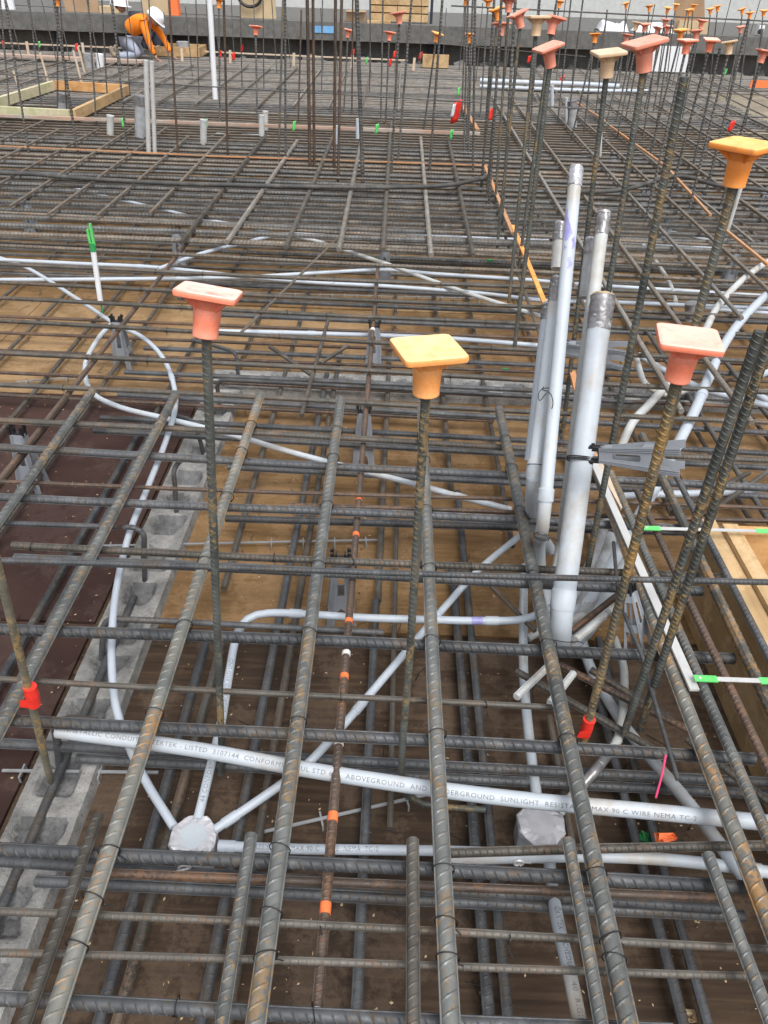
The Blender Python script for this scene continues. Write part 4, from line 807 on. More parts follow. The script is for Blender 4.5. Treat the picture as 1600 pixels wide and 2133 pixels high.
for s0, a0, ln, wd in ((.105, 2.6, .07, 1.0), (.14, 2.2, .045, 1.6), (.175, 1.1, .03, .8), (.225, 1.5, .03, .8), (.195, 2.4, .012, .4)):     # primer runs on the pipe
    V = []; Fc = []; t_ = Qt[1]-Qt[0]; t_ /= np.linalg.norm(t_); up = np.array([0, -1., 0]); n = up-t_*(up@t_); n /= np.linalg.norm(n); u = np.cross(t_, n)
    for i in range(9):
        wv = wd*(.15+.85*math.sin(math.pi*(i+.5)/9))*random.uniform(.7, 1.); p = Qt[0]+t_*(s0+ln*i/8)
        for k in range(5):
            ph = a0-math.pi/2+wv*(k/4-.5)+.15*math.sin(i); V.append(p+.01672*(math.cos(ph)*n+math.sin(ph)*u))
    for i in range(8):
        for k in range(4): Fc.append((i*5+k, i*5+k+1, i*5+k+6, i*5+k+5))
    newobj('primer_stain', V, Fc, PRIMER, rt)
riser((1110, 1010), 1.93, (1162, 582), 1.93, .0180, PVC_W, 'riser with torn grey tape band left of the tallest one', [(0, .06, 1.07)], [(1112, 1090, -.10), (1150, 1150, -.2)], [(.475, .05, 1.14)])
riser((1160, 560), 2.0, (1167, 468), 2.0, .0160, PVC_O, 'short sleeved riser top behind the tallest one', [(0, .045, 1.08)], tmat=TAPE)
riser((1104, 960), 2.02, (1141, 636), 2.02, .0150, PVC, 'thin riser mostly hidden at the left of the group', [(0, .04, 1.07)])
riser((1215, 620), 2.0, (1228, 500), 2.0, .0120, PVC_D, 'thin grey riser sliver behind the weathered riser', [(0, .04, 1.07)])
def wire_loop(c, ax, r, lab, turns=2, tail=True, wr=.0011, grp='wire ties'):
    ax = np.array(ax, float); ax /= np.linalg.norm(ax); u = np.cross(ax, [0, 0, 1.]); 
    if np.linalg.norm(u) < .2: u = np.cross(ax, [0, 1., 0])
    u /= np.linalg.norm(u); v = np.cross(ax, u); P = []
    for k in range(int(10*turns)+1):
        a = 2*math.pi*k/10; P.append(np.array(c)+ax*(.004*k/10-.004)+r*(math.cos(a)*u+math.sin(a)*v))
    if tail: P += [P[-1]+u*.010+v*.004, P[-1]+u*.022+ax*random.uniform(-.01, .01)-[0, 0, .006]]
    V, Fc = tube(spline(P, .008), wr, 5, False); return tag(newobj('wire_tie', V, Fc, WIRE), lab, 'wire tie', grp)
ax = Qb[1]-Qb[-6]
wire_loop(atD(1207, 958, 1.86), atD(1256, 618, 1.86)-atD(1168, 1300, 1.86), .0312, 'doubled wire tied round the big riser and the sideways chair', 3, True, .0016)
wire_loop(atD(1172, 1332, 1.87), atD(1256, 618, 1.86)-atD(1168, 1300, 1.86), .0318, 'wire tied round the foot of the big riser', 1)
wire_loop((atD(1120, 968, 1.9)), atD(1162, 582, 1.93)-atD(1110, 1010, 1.93), .025, 'wire tied round the left risers, upper one', 1, True, .0013)
wire_loop((atD(1145, 810, 1.88)), atD(1200, 352, 1.86)-atD(1132, 1085, 1.86), .0185, 'wire tied round the tallest riser with long looping tails', 1, True, .0013)
V, Fc = tube(spline([atD(1133, 806, 1.84), atD(1122, 820, 1.83), atD(1124, 835, 1.83), atD(1140, 818, 1.83), atD(1148, 822, 1.83), atD(1152, 840, 1.83), atD(1149, 852, 1.83)], .006), .0012, 5, False); tag(newobj('wire_tail', V, Fc, WIRE), 'loose looping wire tail hanging on the risers', 'wire')
wire_loop(atD(1128, 1118, 1.86), (0.1, .2, 1), .0195, 'wire tied round the elbow under the tallest riser', 2)
# wire ties where thick bars cross
xb = [(-.768, -.764), (-.468, -.462), (-.163, -.173), (.129, .114), (.395, .389), (.672, .655)]
n_ = 0
for i in (2, 3, 4, 6, 8, 9, 12, 15, 16, 17):
    t = T[i]; a, b = lineX(*t[:5], t[7], t[8])
    for j, (xa, xc) in enumerate(xb):
        if (i*7+j*3) % 7 < 2: continue
        f = (xa-a[0])/(b[0]-a[0]); p = a+(b-a)*f
        if p[1] > 2.35 or not (0 <= f <= 1): continue
        wire_loop((xa+(xc-xa)*p[1]/2.4, p[1]+random.uniform(-.012, .012), -.002), (random.uniform(-.25, .25), 1, 0), .0192, f'wire tie where thick long bar {("two", "three", "four", "five", "six", "seven")[j]} meets the {ORD[i-1]} cross bar from the bottom', 1.2, random.random() < .5)
for i in (1, 3, 5, 7, 10, 17, 18, 19, 20, 21, 22):
    t = T[i]; a, b = lineX(*t[:5], t[7], t[8])
    for j, xa in enumerate((-1.20, -.96, -.477, -.297, -.083, .238, .42, .70, 1.0)):
        if (i*5+j*3) % 4 == 0: continue
        f = (xa-a[0])/(b[0]-a[0]); p = a+(b-a)*f
        if not (0 <= f <= 1): continue
        tie_n = globals().get('tie_n', 0)+1
        wire_loop(p, (1, random.uniform(-.3, .3), 0), t[5]*1.25, f'loose-tailed wire tie on cross bar {ORD[i-1]} from the bottom, {ORD[j]} from left', 1.2, True, .0010)
# ------------------------------------------------------------------ taped octagonal boxes
def deck_box(px, py, zt, R, lab, col):
    c = at(px, py, zt); root = empty('conduit_box', lab, 'junction box', (c[0], c[1], ZD), 'taped octagonal deck boxes')
    V = []; Fc = []; h = zt-ZD; n = 8; 
    prof = [(R*1.02, 0), (R*1.02, h*.86)]
    for q, z in prof: V += [(q*math.cos(math.pi/8+k*math.pi/4), q*math.sin(math.pi/8+k*math.pi/4), z) for k in range(n)]
    for k in range(n): Fc.append((k, (k+1) % n, n+(k+1) % n, n+k))
    newobj('box_side', V, Fc, PVC_D, root, smooth=False)
    V = []; Fc = []; n = 32; prof = [(1.04, -.018), (1.06, -.004), (1.0, .0), (.78, .0005), (.56, .0008)]
    for i, (q, z) in enumerate(prof):
        for k in range(n):
            a = math.pi/8+k*2*math.pi/n; oc = math.cos(math.pi/8)/math.cos((k*2*math.pi/n) % (math.pi/4)-math.pi/8)
            oc = oc if i < 3 else .5*oc+.5
            V.append((R*q*oc*math.cos(a)+random.uniform(-.0008, .0008), R*q*oc*math.sin(a)+random.uniform(-.0008, .0008), h+z+(random.uniform(-.0025, .003) if 0 < i < 4 else 0)))
    for i in range(4):
        for k in range(n): Fc.append((i*n+k, i*n+(k+1) % n, (i+1)*n+(k+1) % n, (i+1)*n+k))
    newobj('tape_cover', V, Fc, FOILB, root, smooth=False)
    V = [(R*.58*math.cos(k*math.pi/8)*(1+random.uniform(-.06, .06)), R*.58*math.sin(k*math.pi/8)*(1+random.uniform(-.06, .06)), h+.0018) for k in range(16)]
    V += [(x, y, z-.0015) for x, y, z in V]
    newobj('cover_patch', V, [tuple(range(16))]+[(k, k+16, (k+1) % 16+16, (k+1) % 16) for k in range(16)], PVC_W if col else FOILB, root, smooth=False)
    return root
deck_box(402, 1742, -.222, .050, 'octagonal box closed with grey tape and a white patch, where four conduits meet', 1)
deck_box(1128, 1714, -.222, .052, 'octagonal box closed with crumpled silver tape, beside the sixth thick bar', 0)
# ------------------------------------------------------------------ timber box-out at the right
root = empty('timber_box', 'open timber box-out of pine lumber at the right edge', 'formwork', tuple(at(1475, 1090, 0)*[1, 1, 0]+[0, 0, ZD]))
def part(g, name, mat, root, **k):
    o = g.obj(name, mat, root, **k); o.matrix_parent_inverse = Matrix.Translation(-root.location) if root.type == 'EMPTY' else Matrix(); return o
g = MB(); g.box(.915, .955, .35, 1.74, ZD+.002, -.005); part(g, 'side_board', LUM, root)
g = MB(); g.box(.957, 1.00, .35, 1.70, ZD+.002, .012); part(g, 'side_board', LUM, root)
g = MB(); g.box(1.003, 1.9, 1.66, 1.70, -.17, .006); part(g, 'end_board', LUMO, root)
g = MB(); g.box(1.003, 1.9, 1.662, 1.702, ZD+.002, -.173); part(g, 'end_board', LUMO, root)
g = MB(); g.box(1.30, 1.36, 1.2, 1.45, -.15, -.02); part(g, 'block', LUMO, root)
g = MB(); g.box(1.003, 1.9, .35, 1.655, ZD+.001, ZD+.02); part(g, 'floor_board', PLY_T, root)
# ------------------------------------------------------------------ laths and wooden strips
def lath(A, B, w_, t_, mat, lab, name='lath', cat='lath', grp=None, up=(0, 0, 1)):
    A = Vector(tuple(A)); B = Vector(tuple(B)); d = B-A; L = d.length; X = d.normalized(); Y_ = Vector(up).cross(X).normalized(); Z_ = X.cross(Y_)
    M = Matrix(((X.x, Y_.x, Z_.x, A.x), (X.y, Y_.y, Z_.y, A.y), (X.z, Y_.z, Z_.z, A.z), (0, 0, 0, 1)))
    g = MB(); n = max(1, int(L/.4)); 
    V = []; Fc = []
    for i in range(n+1):
        o_ = random.uniform(-.0015, .0015)*(0 < i < n)
        V += [(L*i/n, sy*w_/2+o_, sz*t_/2+o_) for sy, sz in ((-1, -1), (1, -1), (1, 1), (-1, 1))]
        if i: 
            for k in range(4): Fc.append((4*i-4+k, 4*i+k, 4*i+(k+1) % 4, 4*i-4+(k+1) % 4))
    Fc = [f[::-1] for f in Fc]+[(0, 1, 2, 3)[::-1][::-1], (4*n+3, 4*n+2, 4*n+1, 4*n)]
    o = newobj(name, V, Fc, mat, smooth=False); o.matrix_world = M; return tag(o, lab, cat, grp)
LG = 'wooden laths marking the form lines'
lath(at(1447, 1438, .02), at(1235, 960, .02), .021, .006, SLATM, 'pale flat slat ending beside the green-tipped bar at the right', grp=LG)
lath(at(1238, 960, .012), at(1192, 775, .012), .022, .012, LATH, 'orange-sprayed lath end just right of the big riser', grp=LG)
lath(at(1300, 1060, .008), at(1226, 930, .012), .022, .010, LATHW, 'bare wood lath right of the big riser', grp=LG)
lath(at(1135, 632, .02), at(1068, 470, .02), .022, .010, LATHB, 'bright orange lath left of the risers, nearer piece', grp=LG)
lath(at(1068, 485, .015), at(1010, 345, .015), .022, .010, LATH, 'orange lath between the dense uprights, middle piece', grp=LG)
lath(at(995, 270, .02), at(958, 212, .02), .035, .012, LATH, 'orange lath beside the red-and-white tag, far piece', grp=LG)
for (p0, p1), s in zip((((1600, 552), (1500, 470)), ((1480, 448), (1390, 350)), ((1385, 345), (1270, 262)), ((1260, 252), (1200, 213))), ('nearest', 'second', 'third', 'farthest')):
    lath(at(*p0, .015), at(*p1, .015), .016, .014, LATH, f'orange lath piece in the slanting line on the right, {s} piece', grp=LG)
lath(at(-20, 240, .02), at(1000, 278, .02), .035, .022, STRIPG, 'long grey wooden strip with orange edge across the far mat', 'wooden_strip', 'wooden strip', LG)
lath(at(-20, 303, .005), at(430, 324, .005), .011, .009, LATH, 'thin orange strip across the left mat', 'wooden_strip', 'wooden strip', LG)
lath(at(430, 324.5, .005), at(1020, 345, .005), .011, .009, LATH, 'thin orange strip across the centre mat', 'wooden_strip', 'wooden strip', LG)
lath(at(-20, 88, .02), at(850, 126, .02), .02, .018, LATHW, 'thin pale string line before the far ledge', 'wooden_strip', 'wooden strip', LG)
lath(at(-20, 113, .03), at(300, 128, .03), .16, .03, STRIPG, 'grey plank lying on the far mat at the left', 'wooden_strip', 'wooden strip', LG)
for i, (x, y) in enumerate([(60, 104), (175, 106), (285, 110), (380, 118), (480, 122), (612, 128), (733, 133), (861, 138)]):
    A = at(x, y+10, -.02); lath(A, A+np.array([.01, 0, .16]), .035, .012, LATHW, f'small pale grade stake along the far string line, {ORD[i]} from left', 'stake', 'stake', 'grade stakes', up=(0, 1, 0))
for i, (x, y, h) in enumerate([(47, 205, .25), (105, 185, .35), (172, 178, .35), (178, 155, .3)]):
    A = at(x, y, -.05); lath(A, A+np.array([-.03, 0, h]), .02, .01, LATHW, f'thin wooden stake near the timber frame, {ORD[i]} from left', 'stake', 'stake', 'stakes near the timber frame', up=(0, 1, 0))
# timber frame upper left
fr = empty('timber_formwork', 'rectangular pine frame lying on the mat at the upper left', 'timber frame', (-3.3, 7.6, 0))
c0, c1, c2, c3 = at(-15, 217, .03), at(113, 177, .03), at(266, 186, .03), at(153, 240, .03); c4 = at(-20, 231, .03)
def board(A, B, mat, h=.085, t=.045):
    A = Vector(tuple(A)); B = Vector(tuple(B)); d = B-A; L = d.length; X = d.normalized(); Z_ = Vector((0, 0, 1)); Y_ = Z_.cross(X)
    M = Matrix(((X.x, Y_.x, 0, A.x), (X.y, Y_.y, 0, A.y), (X.z, Y_.z, 1, A.z), (0, 0, 0, 1))); g = MB(); g.box(0, L, -t/2, t/2, -h/2, h/2, M)
    o = g.obj('board', mat, fr); o.matrix_parent_inverse = Matrix.Translation(-fr.location); return o
board(c0, c1, LUMG)['label'] = 'pale board sprayed with green'; board(c1, c2, LUMO); board(c3, c2, LUM); board(c4, c3-np.array([.03, 0, 0]), LUMG)
# black hose
HG2 = 'black hoses over the mat'
for pts, lab in (([(-20, 360), (60, 362), (150, 370), (260, 377), (380, 383), (480, 385), (600, 388), (720, 390), (830, 390), (930, 386), (985, 376), (1020, 366)], 'long black hose lying across the left and centre of the mat'),
                 ([(1180, 398), (1250, 399), (1310, 393), (1360, 378), (1400, 367), (1440, 370), (1490, 385), (1620, 398)], 'black hose bulging over the mat on the right')):
    V, Fc = tube(spline(px_path(pts, .03), .08), .0145, 12); tag(newobj('hose', V, Fc, HOSE), lab, 'hose', HG2)
# standing stubs and markers
def stub(px, py, ty, rpx_m, mat, lab, z=-.04, taped=False, name='pipe_stub', dx=0):
    A = at(px, py, z); B = atY(px+dx, ty, A[1]); V, Fc = tube(np.array([A, (A+B)/2, B]), rpx_m, 16); o = tag(newobj(name, V, Fc, mat), lab, 'pipe', 'standing pipe stubs')
    d = (B-A)/np.linalg.norm(B-A); 
    V, Fc = tube(np.array([B-d*(.07 if taped else .012), B+d*.003]), rpx_m*1.05, 16); newobj('tape_wrap' if taped else 'rim', V, Fc, TAPE if taped else PVC_O, o)
stub(293, 250+35, 200, .048, PVC_D, 'thick grey pipe stub with dark taped top right of the timber frame', taped=True); stub(132, 228, 190+5, .05, PVC_D, 'grey pipe stub standing inside the timber frame', taped=True); stub(1192, 265, 210, .045, PVC_D, 'dark taped pipe stub standing in the right mat', taped=True); stub(1180, 255, 204, .018, PVC, 'thin white pipe beside the taped stub on the right')
stub(230, 280, 241, .03, PVC_O, 'weathered white stub right of the timber frame'); stub(424, 300, 250, .028, PVC_O, 'white stub with a green mark behind the grey strip'); stub(553, 272, 232, .025, PVC_O, 'white stub, taller of a pair'); stub(545, 283, 240, .025, PVC_O, 'white stub, shorter of a pair'); stub(702, 300, 262, .018, PVC, 'thin white stub before the brown uprights'); stub(745, 290, 248, .016, PVC_W, 'thin bent white stub right of the brown uprights')
stub(1250, 270+55, 262, .013, PVC_W, 'thin white stub between two thick dark uprights', dx=2); stub(1150, 225, 178, .02, PVC, 'white stub at the far right of the dense row'); stub(1440, 665, 632, .028, PVC, 'short taped pipe stub by the curving conduits', z=-.1, taped=True)
stub(310, 320, 126, .018, SLATM, 'thin pale standing tube, left of a pair', dx=-6); stub(323, 320, 128, .016, SLATM, 'thin pale standing tube, right of a pair', dx=-7)
A = at(449, 212, -.05); B = atY(436, -10, A[1]); straight('tube', A, B, .030, WHITE, 'white square tube standing tall behind the mat at left', 'standing pipe stubs', cat='tube')
A = at(1508, 505, -.1); B = atY(1545, 385, A[1]); V, Fc = tube(np.array([A, B]), .012, 12); tag(newobj('pipe_stub', V, Fc, PVC_O), 'white stub leaning under the bright orange cap', 'pipe', 'standing pipe stubs')
# green-topped white marker
A = at(210, 632, -.10); B = atY(194, 520, A[1]); root = empty('depth_marker', 'white marker tube with a green clip on top standing in the left mat', 'marker', tuple(A))
V, Fc = tube(np.array([A, B])-A, .0125, 14); newobj('tube', V, Fc, WHITE, root); d = (B-A)
V, Fc = tube(np.array([d*.97, d*1.12]), .0138, 10); newobj('collar', V, Fc, GRND, root)
g = MB(); p = d*1.12; g.box(p[0]-.013, p[0]-.003, p[1]-.006, p[1]+.006, p[2], p[2]+.06); g.box(p[0]+.003, p[0]+.013, p[1]-.006, p[1]+.006, p[2]-.01, p[2]+.085); g.obj('clip', GRN, root)
A0 = at(212, 638, -.14); V, Fc = tube(np.array([A-[0, 0, .05], A])-A, .004, 6); newobj('spike', V, Fc, GRND, root)
# green-ended flat form ties
for p0, p1, lab in (((1338, 1100), (1620, 1107), 'flat pale form tie with green ends, farther one'), ((1446, 1413), (1640, 1420), 'flat pale form tie with green ends and a rivet, nearer one')):
    a, b = at(*p0, .035), at(*p1, .035); L = np.linalg.norm(b-a); root = empty('form_tie', lab, 'form tie', tuple(a), 'green-ended form ties')
    q = Vector(tuple(b-a)).to_track_quat('X', 'Z').to_matrix().to_4x4(); root.matrix_world = Matrix.Translation(Vector(tuple(a))) @ q
    g = MB(); g.box(.05, L-.06, -.006, .006, -.001, .001); g.obj('bar', SLATM, root)
    for x0, x1 in ((0, .05), (L-.06, L)):
        g = MB(); n = 6; g.box(x0, x1, -.0085, .0085, -.0014, .0018); g.obj('green_end', GRN, root)
    V, Fc = tube(np.array([(.012, 0, .0015), (.012, 0, .0035)]), .0035, 10); newobj('rivet', V, Fc, SLATM, root)
# red tapes, flags and strings
def flag(px, py, z_or_Y, w_, h_, mat, lab, tw=.3, useY=False, name='tape_flag', cat='tape'):
    c = atY(px, py, z_or_Y) if useY else at(px, py, z_or_Y); V = []; n = 5; m_ = 5
    for i in range(n+1):
        for j in range(m_+1):
            u = (i/n-.5)*w_*(1-.25*abs(j/m_-.5)); v = (j/m_-.5)*h_; V.append(c+np.array([u+v*.15, -.0115+.005*math.sin(i*1.7+j)+random.uniform(-.001, .001), v+u*tw]))
    Fc = [(i*(m_+1)+j, (i+1)*(m_+1)+j, (i+1)*(m_+1)+j+1, i*(m_+1)+j+1) for i in range(n) for j in range(m_)]
    o = newobj(name, V, Fc, mat, smooth=True); md = o.modifiers.new('s', 'SOLIDIFY'); md.thickness = .0006; return tag(o, lab, cat, 'red tape flags' if mat is REDT else None)
def wrapt(x0, y0, Y, x1, y1, mat, lab):
    a, b = atY(x0, y0, Y), atY(x1, y1, Y); n = 7; P = np.array([a+(b-a)*t for t in np.linspace(0, 1, n)]); V, Fc = tube(P, .0125*(1+rng.normal(0, .05, n)), 12)
    c = (a*.4+b*.6); k = len(V); V += [(c+np.array(q)).tolist() for q in ((.008, -.010, .012), (-.018, -.013, .006), (-.022, -.012, -.014), (.004, -.011, -.018), (.008, -.0115, .012), (-.018, -.0145, .006), (-.022, -.0135, -.014), (.004, -.0125, -.018))]
    Fc += [(k, k+1, k+2, k+3), (k+4, k+7, k+6, k+5)]; tag(newobj('tape_flag', V, Fc, mat, sharp=60), lab, 'tape', 'red tape flags')
Au = at(1212, 1560, -.10); wrapt(1228, 1498, Au[1], 1218, 1530, REDT, 'red tape wrapped on the ochre rusty upright')
Al = at(110, 1640, -.20); wrapt(62, 1430, Al[1], 72, 1468, REDT, 'red tape wrapped on the leaning bar at the left edge')
Af = at(985, 300, .0); flag(950, 232, 7.0, .07, .17, REDT, 'red and white tag hanging by the orange lath', useY=True); flag(944, 230, 6.98, .03, .10, WHITE, 'white label on the hanging red tag', useY=True, name='tag_label'); flag(1022, 238, 6.9, .05, .09, REDT, 'small red tag right of the big hanging one', useY=True)
g = MB(); c = at(1583, 175, .1); g.box(c[0]-.12, c[0]+.12, c[1]-.01, c[1]+.01, c[2]-.04, c[2]+.04); tag(g.obj('marker_board', ORP), 'flat orange-red marker at the right edge', 'marker')
for i, (x, y) in enumerate([(8, 92), (58, 100), (183, 85), (160, 98), (459, 113), (487, 117), (504, 100), (735, 110), (813, 130), (822, 113), (876, 116), (1102, 123), (1170, 165), (1523, 262), (1590, 130)]):
    flag(x, y, 0.06, .05, .09, REDT, f'tiny red flag on the far mat, {ORD[i]} from the left', name='marker_flag', cat='flag')
for i, (x, y) in enumerate([(83, 92), (764, 126), (955, 190), (978, 205), (1511, 150), (257, 255), (430, 258), (613, 262), (785, 268), (940, 280)]):
    flag(x, y, 0.04, .03, .08, GRN, f'small green tie on the far strip, {ORD[i]}', name='marker_flag', cat='flag')
for p, rot, lab, m_ in (((1018, 546), 0, 'crumpled green plastic scrap under the cross bars', GRND), ((1055, 772), 1, 'torn green wrapper on the plywood left of the risers', GRND), ((1388, 1748), 2, 'crumpled orange tape scrap on the plywood at the lower right', ORP), ((1350, 1750), 3, 'green and orange scrap in the shade at the lower right', GRND), ((1430, 2120), 1, 'small tan leaf scrap at the bottom edge', CARDL)):
    c = at(*p, ZD+.006 if p[1] > 700 and p[0] != 1388 else -.15); V = [c+np.array([random.uniform(-.024, .024), random.uniform(-.014, .014), random.uniform(-.003, .016)]) for _ in range(14)]
    o = newobj('scrap', V, [(i, (i+3) % 14, (i+5) % 14) for i in range(14)]+[(i, (i+1) % 14, (i+4) % 14) for i in range(12)], m_, smooth=False); tag(o, lab, 'scrap', 'plastic scraps')
V, Fc = tube(spline([at(1387, 1572, -.005), at(1380, 1610, -.03), at(1372, 1640, -.05), at(1366, 1662, -.06)], .01), .0022, 6); tag(newobj('string', V, Fc, PINK), 'pink string hanging from the crooked tie bar', 'string')
for p0, p1, lab in (((300, 1098), (0, 0), ''),):
    pass
wire_c = [((1090, 1798), 'eye screw')]
c = at(1080, 1800, -.09); V = []; Pp = [c+np.array([.009*math.cos(a), 0, .009*math.sin(a)+.004]) for a in np.linspace(-1.2, 4.4, 12)]+[c+[.012, .01, -.012], c+[.03, .02, -.03]]
V, Fc = tube(spline(Pp, .004), .0022, 6); tag(newobj('eye_screw', V, Fc, SLATM), 'small shiny eye screw left of the fourth short bar', 'screw')
c = at(372, 1808, -.1); V, Fc = tube(spline([c, c+[.01, 0, .01], c+[.02, .005, -.008], c+[-.005, 0, -.012]], .004), .0025, 6); tag(newobj('foil_scrap', V, Fc, FOIL), 'small foil twist below the left taped box', 'scrap')
V = []; Fc = []
for xs in [-.094+1.22*k for k in range(-3, 5)]:
    for k in range(26):
        for dx in (-.02, .02):
            x = xs+dx+random.uniform(-.004, .004); y = .3+k*.2+random.uniform(-.01, .01); n = len(V); V += [(x+.0035*math.cos(q*math.pi/3), y+.0035*math.sin(q*math.pi/3), ZD+.0012) for q in range(6)]; Fc.append(tuple(range(n, n+6)))
tag(newobj('nail_heads', V, Fc, WIRE, smooth=False), 'small dark nail heads along the plywood joints', 'nails', kind='stuff')
# fine debris on the plywood: sawdust, wire clippings
V = []; Fc = []
for k in range(2200):
    y = random.uniform(.35, 6); x = random.uniform(-y*.6-.5, y*.6+.4); s = random.uniform(.0015, .005); a = random.random()*3.1; n = len(V); z = ZD+.0012
    if -.84 < x < -.62 or 2.92 < y < 3.13: continue
    ca, sa = math.cos(a)*s, math.sin(a)*s; q = random.uniform(.2, .8)
    V += [(x-ca, y-sa, z), (x+sa*q, y-ca*q, z), (x+ca, y+sa, z), (x-sa*q, y+ca*q, z), (x, y, z+.0015)]; Fc += [(n, n+1, n+4), (n+1, n+2, n+4), (n+2, n+3, n+4), (n+3, n, n+4)]
tag(newobj('wood_chips', V, Fc, CARDL, smooth=False), 'pale wood chips and clippings scattered over the plywood', 'debris', kind='stuff')
g = MB()
for k in range(170):
    y = random.uniform(.4, 4.5); x = random.uniform(-y*.6-.3, y*.6+.3); a = random.random()*6.3; l = random.uniform(.012, .045); c = np.array([x, y, ZD+.003]); d = np.array([math.cos(a), math.sin(a), 0]); e = np.array([-d[1], d[0], 0])
    if -.84 < x < -.62 or 2.92 < y < 3.13: continue
    V, Fc = tube(np.array([c-d*l, c+e*l*random.uniform(-.5, .5)+[0, 0, random.uniform(0, .006)], c+d*l]), .0009, 4); g.add(V, Fc)
tag(g.obj('wire_clippings', WIRE, smooth=True), 'dark clippings of tie wire scattered over the plywood', 'debris', kind='stuff')
# ------------------------------------------------------------------ ledge and wall behind
YW = 13.25
g = MB(); g.box(-30, 30, YW, YW+.5, .21, .44); led = tag(g.obj('concrete_ledge', LEDGE), 'grey concrete ledge beam running across the back', 'ledge')
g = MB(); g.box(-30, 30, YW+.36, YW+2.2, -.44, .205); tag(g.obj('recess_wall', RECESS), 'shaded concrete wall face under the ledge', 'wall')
g = MB(); g.box(-30, 30, YW+.502, 16.8, .206, .43); tag(g.obj('walkway', LEDGE), kind='structure')
g = MB(); g.box(-30, 30, 16.8, 17.1, .2, 4.5); tag(g.obj('back_wall', BACKW), 'pale concrete wall behind the ledge', 'wall')
g = MB()
for k in range(230):
    x = -9.5+k*.083; q = random.uniform(.04, .13); M = Matrix.Translation((x+random.uniform(-.05, .05), YW+random.uniform(.0, .3), ZD+.12+random.uniform(-.02, .06))) @ Matrix.Rotation(random.uniform(0, 3), 4, Vector((random.random(), random.random(), random.random())).normalized())
    g.box(-q, q*random.uniform(.6, 1.2), -q, q, -q*.7, q*random.uniform(.3, .8), M)
tag(g.obj('rubble', LEDGE), 'dark rubble and rough concrete lumps along the foot of the wall', 'rubble', kind='stuff')
def atYbox(x0, y0, x1, y1, Y, dep, mat, name, lab, cat, rot=0, z0=None):
    a, b = atY(x0, y1, Y), atY(x1, y0, Y); g = MB(); w_ = b[0]-a[0]; h = b[2]-a[2]; bz = z0 if z0 is not None else a[2]
    M = Matrix.Translation((a[0], Y, bz)) @ Matrix.Rotation(rot, 4, 'Z'); g.box(0, w_, 0, dep, 0, h); o = g.obj(name, mat); o.matrix_world = M; tag(o, lab, cat); return o
lz = .442
atYbox(-10, -25, 20, 19, 13.5, .05, WHITE, 'foam_sheet', 'pale sheet standing on the ledge at the far left', 'sheet', z0=lz)
atYbox(136, -30, 198, 22, 13.5, .03, CARD, 'plywood_offcut', 'brown plywood piece leaning on the ledge left of the worker', 'board', z0=lz)
atYbox(206, 12, 245, 24, 13.5, .3, CARDL, 'timber_block', 'tan timber lying on the ledge beside the brown plywood', 'timber', z0=lz)
atYbox(298, -25, 350, 28, 13.5, .2, CARDL, 'cardboard_box', 'tan cardboard box on the ledge behind the worker', 'box', z0=lz)
atYbox(356, -10, 368, 27, 13.45, .15, ORP, 'orange_bag', 'orange bag standing behind the worker', 'bag', z0=lz)
o = atYbox(502, -30, 572, 38, 13.5, .04, CARDL, 'spool_board', 'tan plywood board with a black cable coil at the back', 'board', z0=lz)
c = atY(520, -8, 13.44); V, Fc = tube(np.array([c+[.17*math.cos(a), 0, .13*math.sin(a)] for a in np.linspace(0, 6.28, 25)]), .022, 8, False); tag(newobj('cable_coil', V, Fc, BLACKP), 'black cable coil hanging on the tan board', 'cable coil')
root = atYbox(721, 12, 762, 31, 13.5, .25, CARD, 'cardboard_box', 'small open cardboard box left of the pallet', 'box', z0=lz)
g = MB(); g.box(0, .3, -.1, .0, .14, .145); o = g.obj('flap', CARDL, root)
# pallet standing against the wall
a, b = atY(772, 50, 13.55), atY(895, -30, 13.55); pal = empty('pallet', 'pale wooden pallet standing on the ledge in the centre', 'pallet', (a[0], 13.55, lz)); W_ = b[0]-a[0]; H_ = b[2]-lz
for k in range(5):
    g = MB(); g.box(0, W_, 0, .02, .02+k*H_/5, .02+k*H_/5+.11); g.obj('slat', LUM, pal)
for k in range(3):
    g = MB(); g.box(k*(W_-.06)/2, k*(W_-.06)/2+.06, .021, .10, 0, H_); g.obj('bearer', LUM, pal)
g = MB(); a = atY(765, 50, 13.35); g.box(a[0], a[0]+.35, 13.3, 13.5, lz, lz+.03); tag(g.obj('timber_block', LUM), 'yellow plank lying before the pallet', 'timber')
atYbox(895, -30, 905, 50, 13.6, .06, DARKC, 'post', 'dark post right of the pallet', 'post', z0=lz)
for x0, y0, x1, y1, lab in ((1246, 38, 1312, 68, 'white wrapped bundle on the ledge at the right, left one'), (1318, 50, 1405, 72, 'white wrapped bundle on the ledge at the right, right one')):
    a, b = atY(x0, y1, 13.5), atY(x1, y0, 13.5); V = []; n = 12; m_ = 6
    for i in range(n+1):
        for j in range(m_+1):
            u = i/n; v = j/m_; V.append((a[0]+(b[0]-a[0])*u, 13.4+.35*v, lz+(b[2]-a[2])*(math.sin(math.pi*v)**.4)*(min(1, 9*u+.1, 9*(1-u)+.1))*(.62+.3*math.sin(u*5+x0)*v+random.uniform(-.08, .08))))
    Fc = [(i*(m_+1)+j, (i+1)*(m_+1)+j, (i+1)*(m_+1)+j+1, i*(m_+1)+j+1) for i in range(n) for j in range(m_)]
    tag(newobj('wrapped_bundle', V, Fc, WHITE), lab, 'bundle')
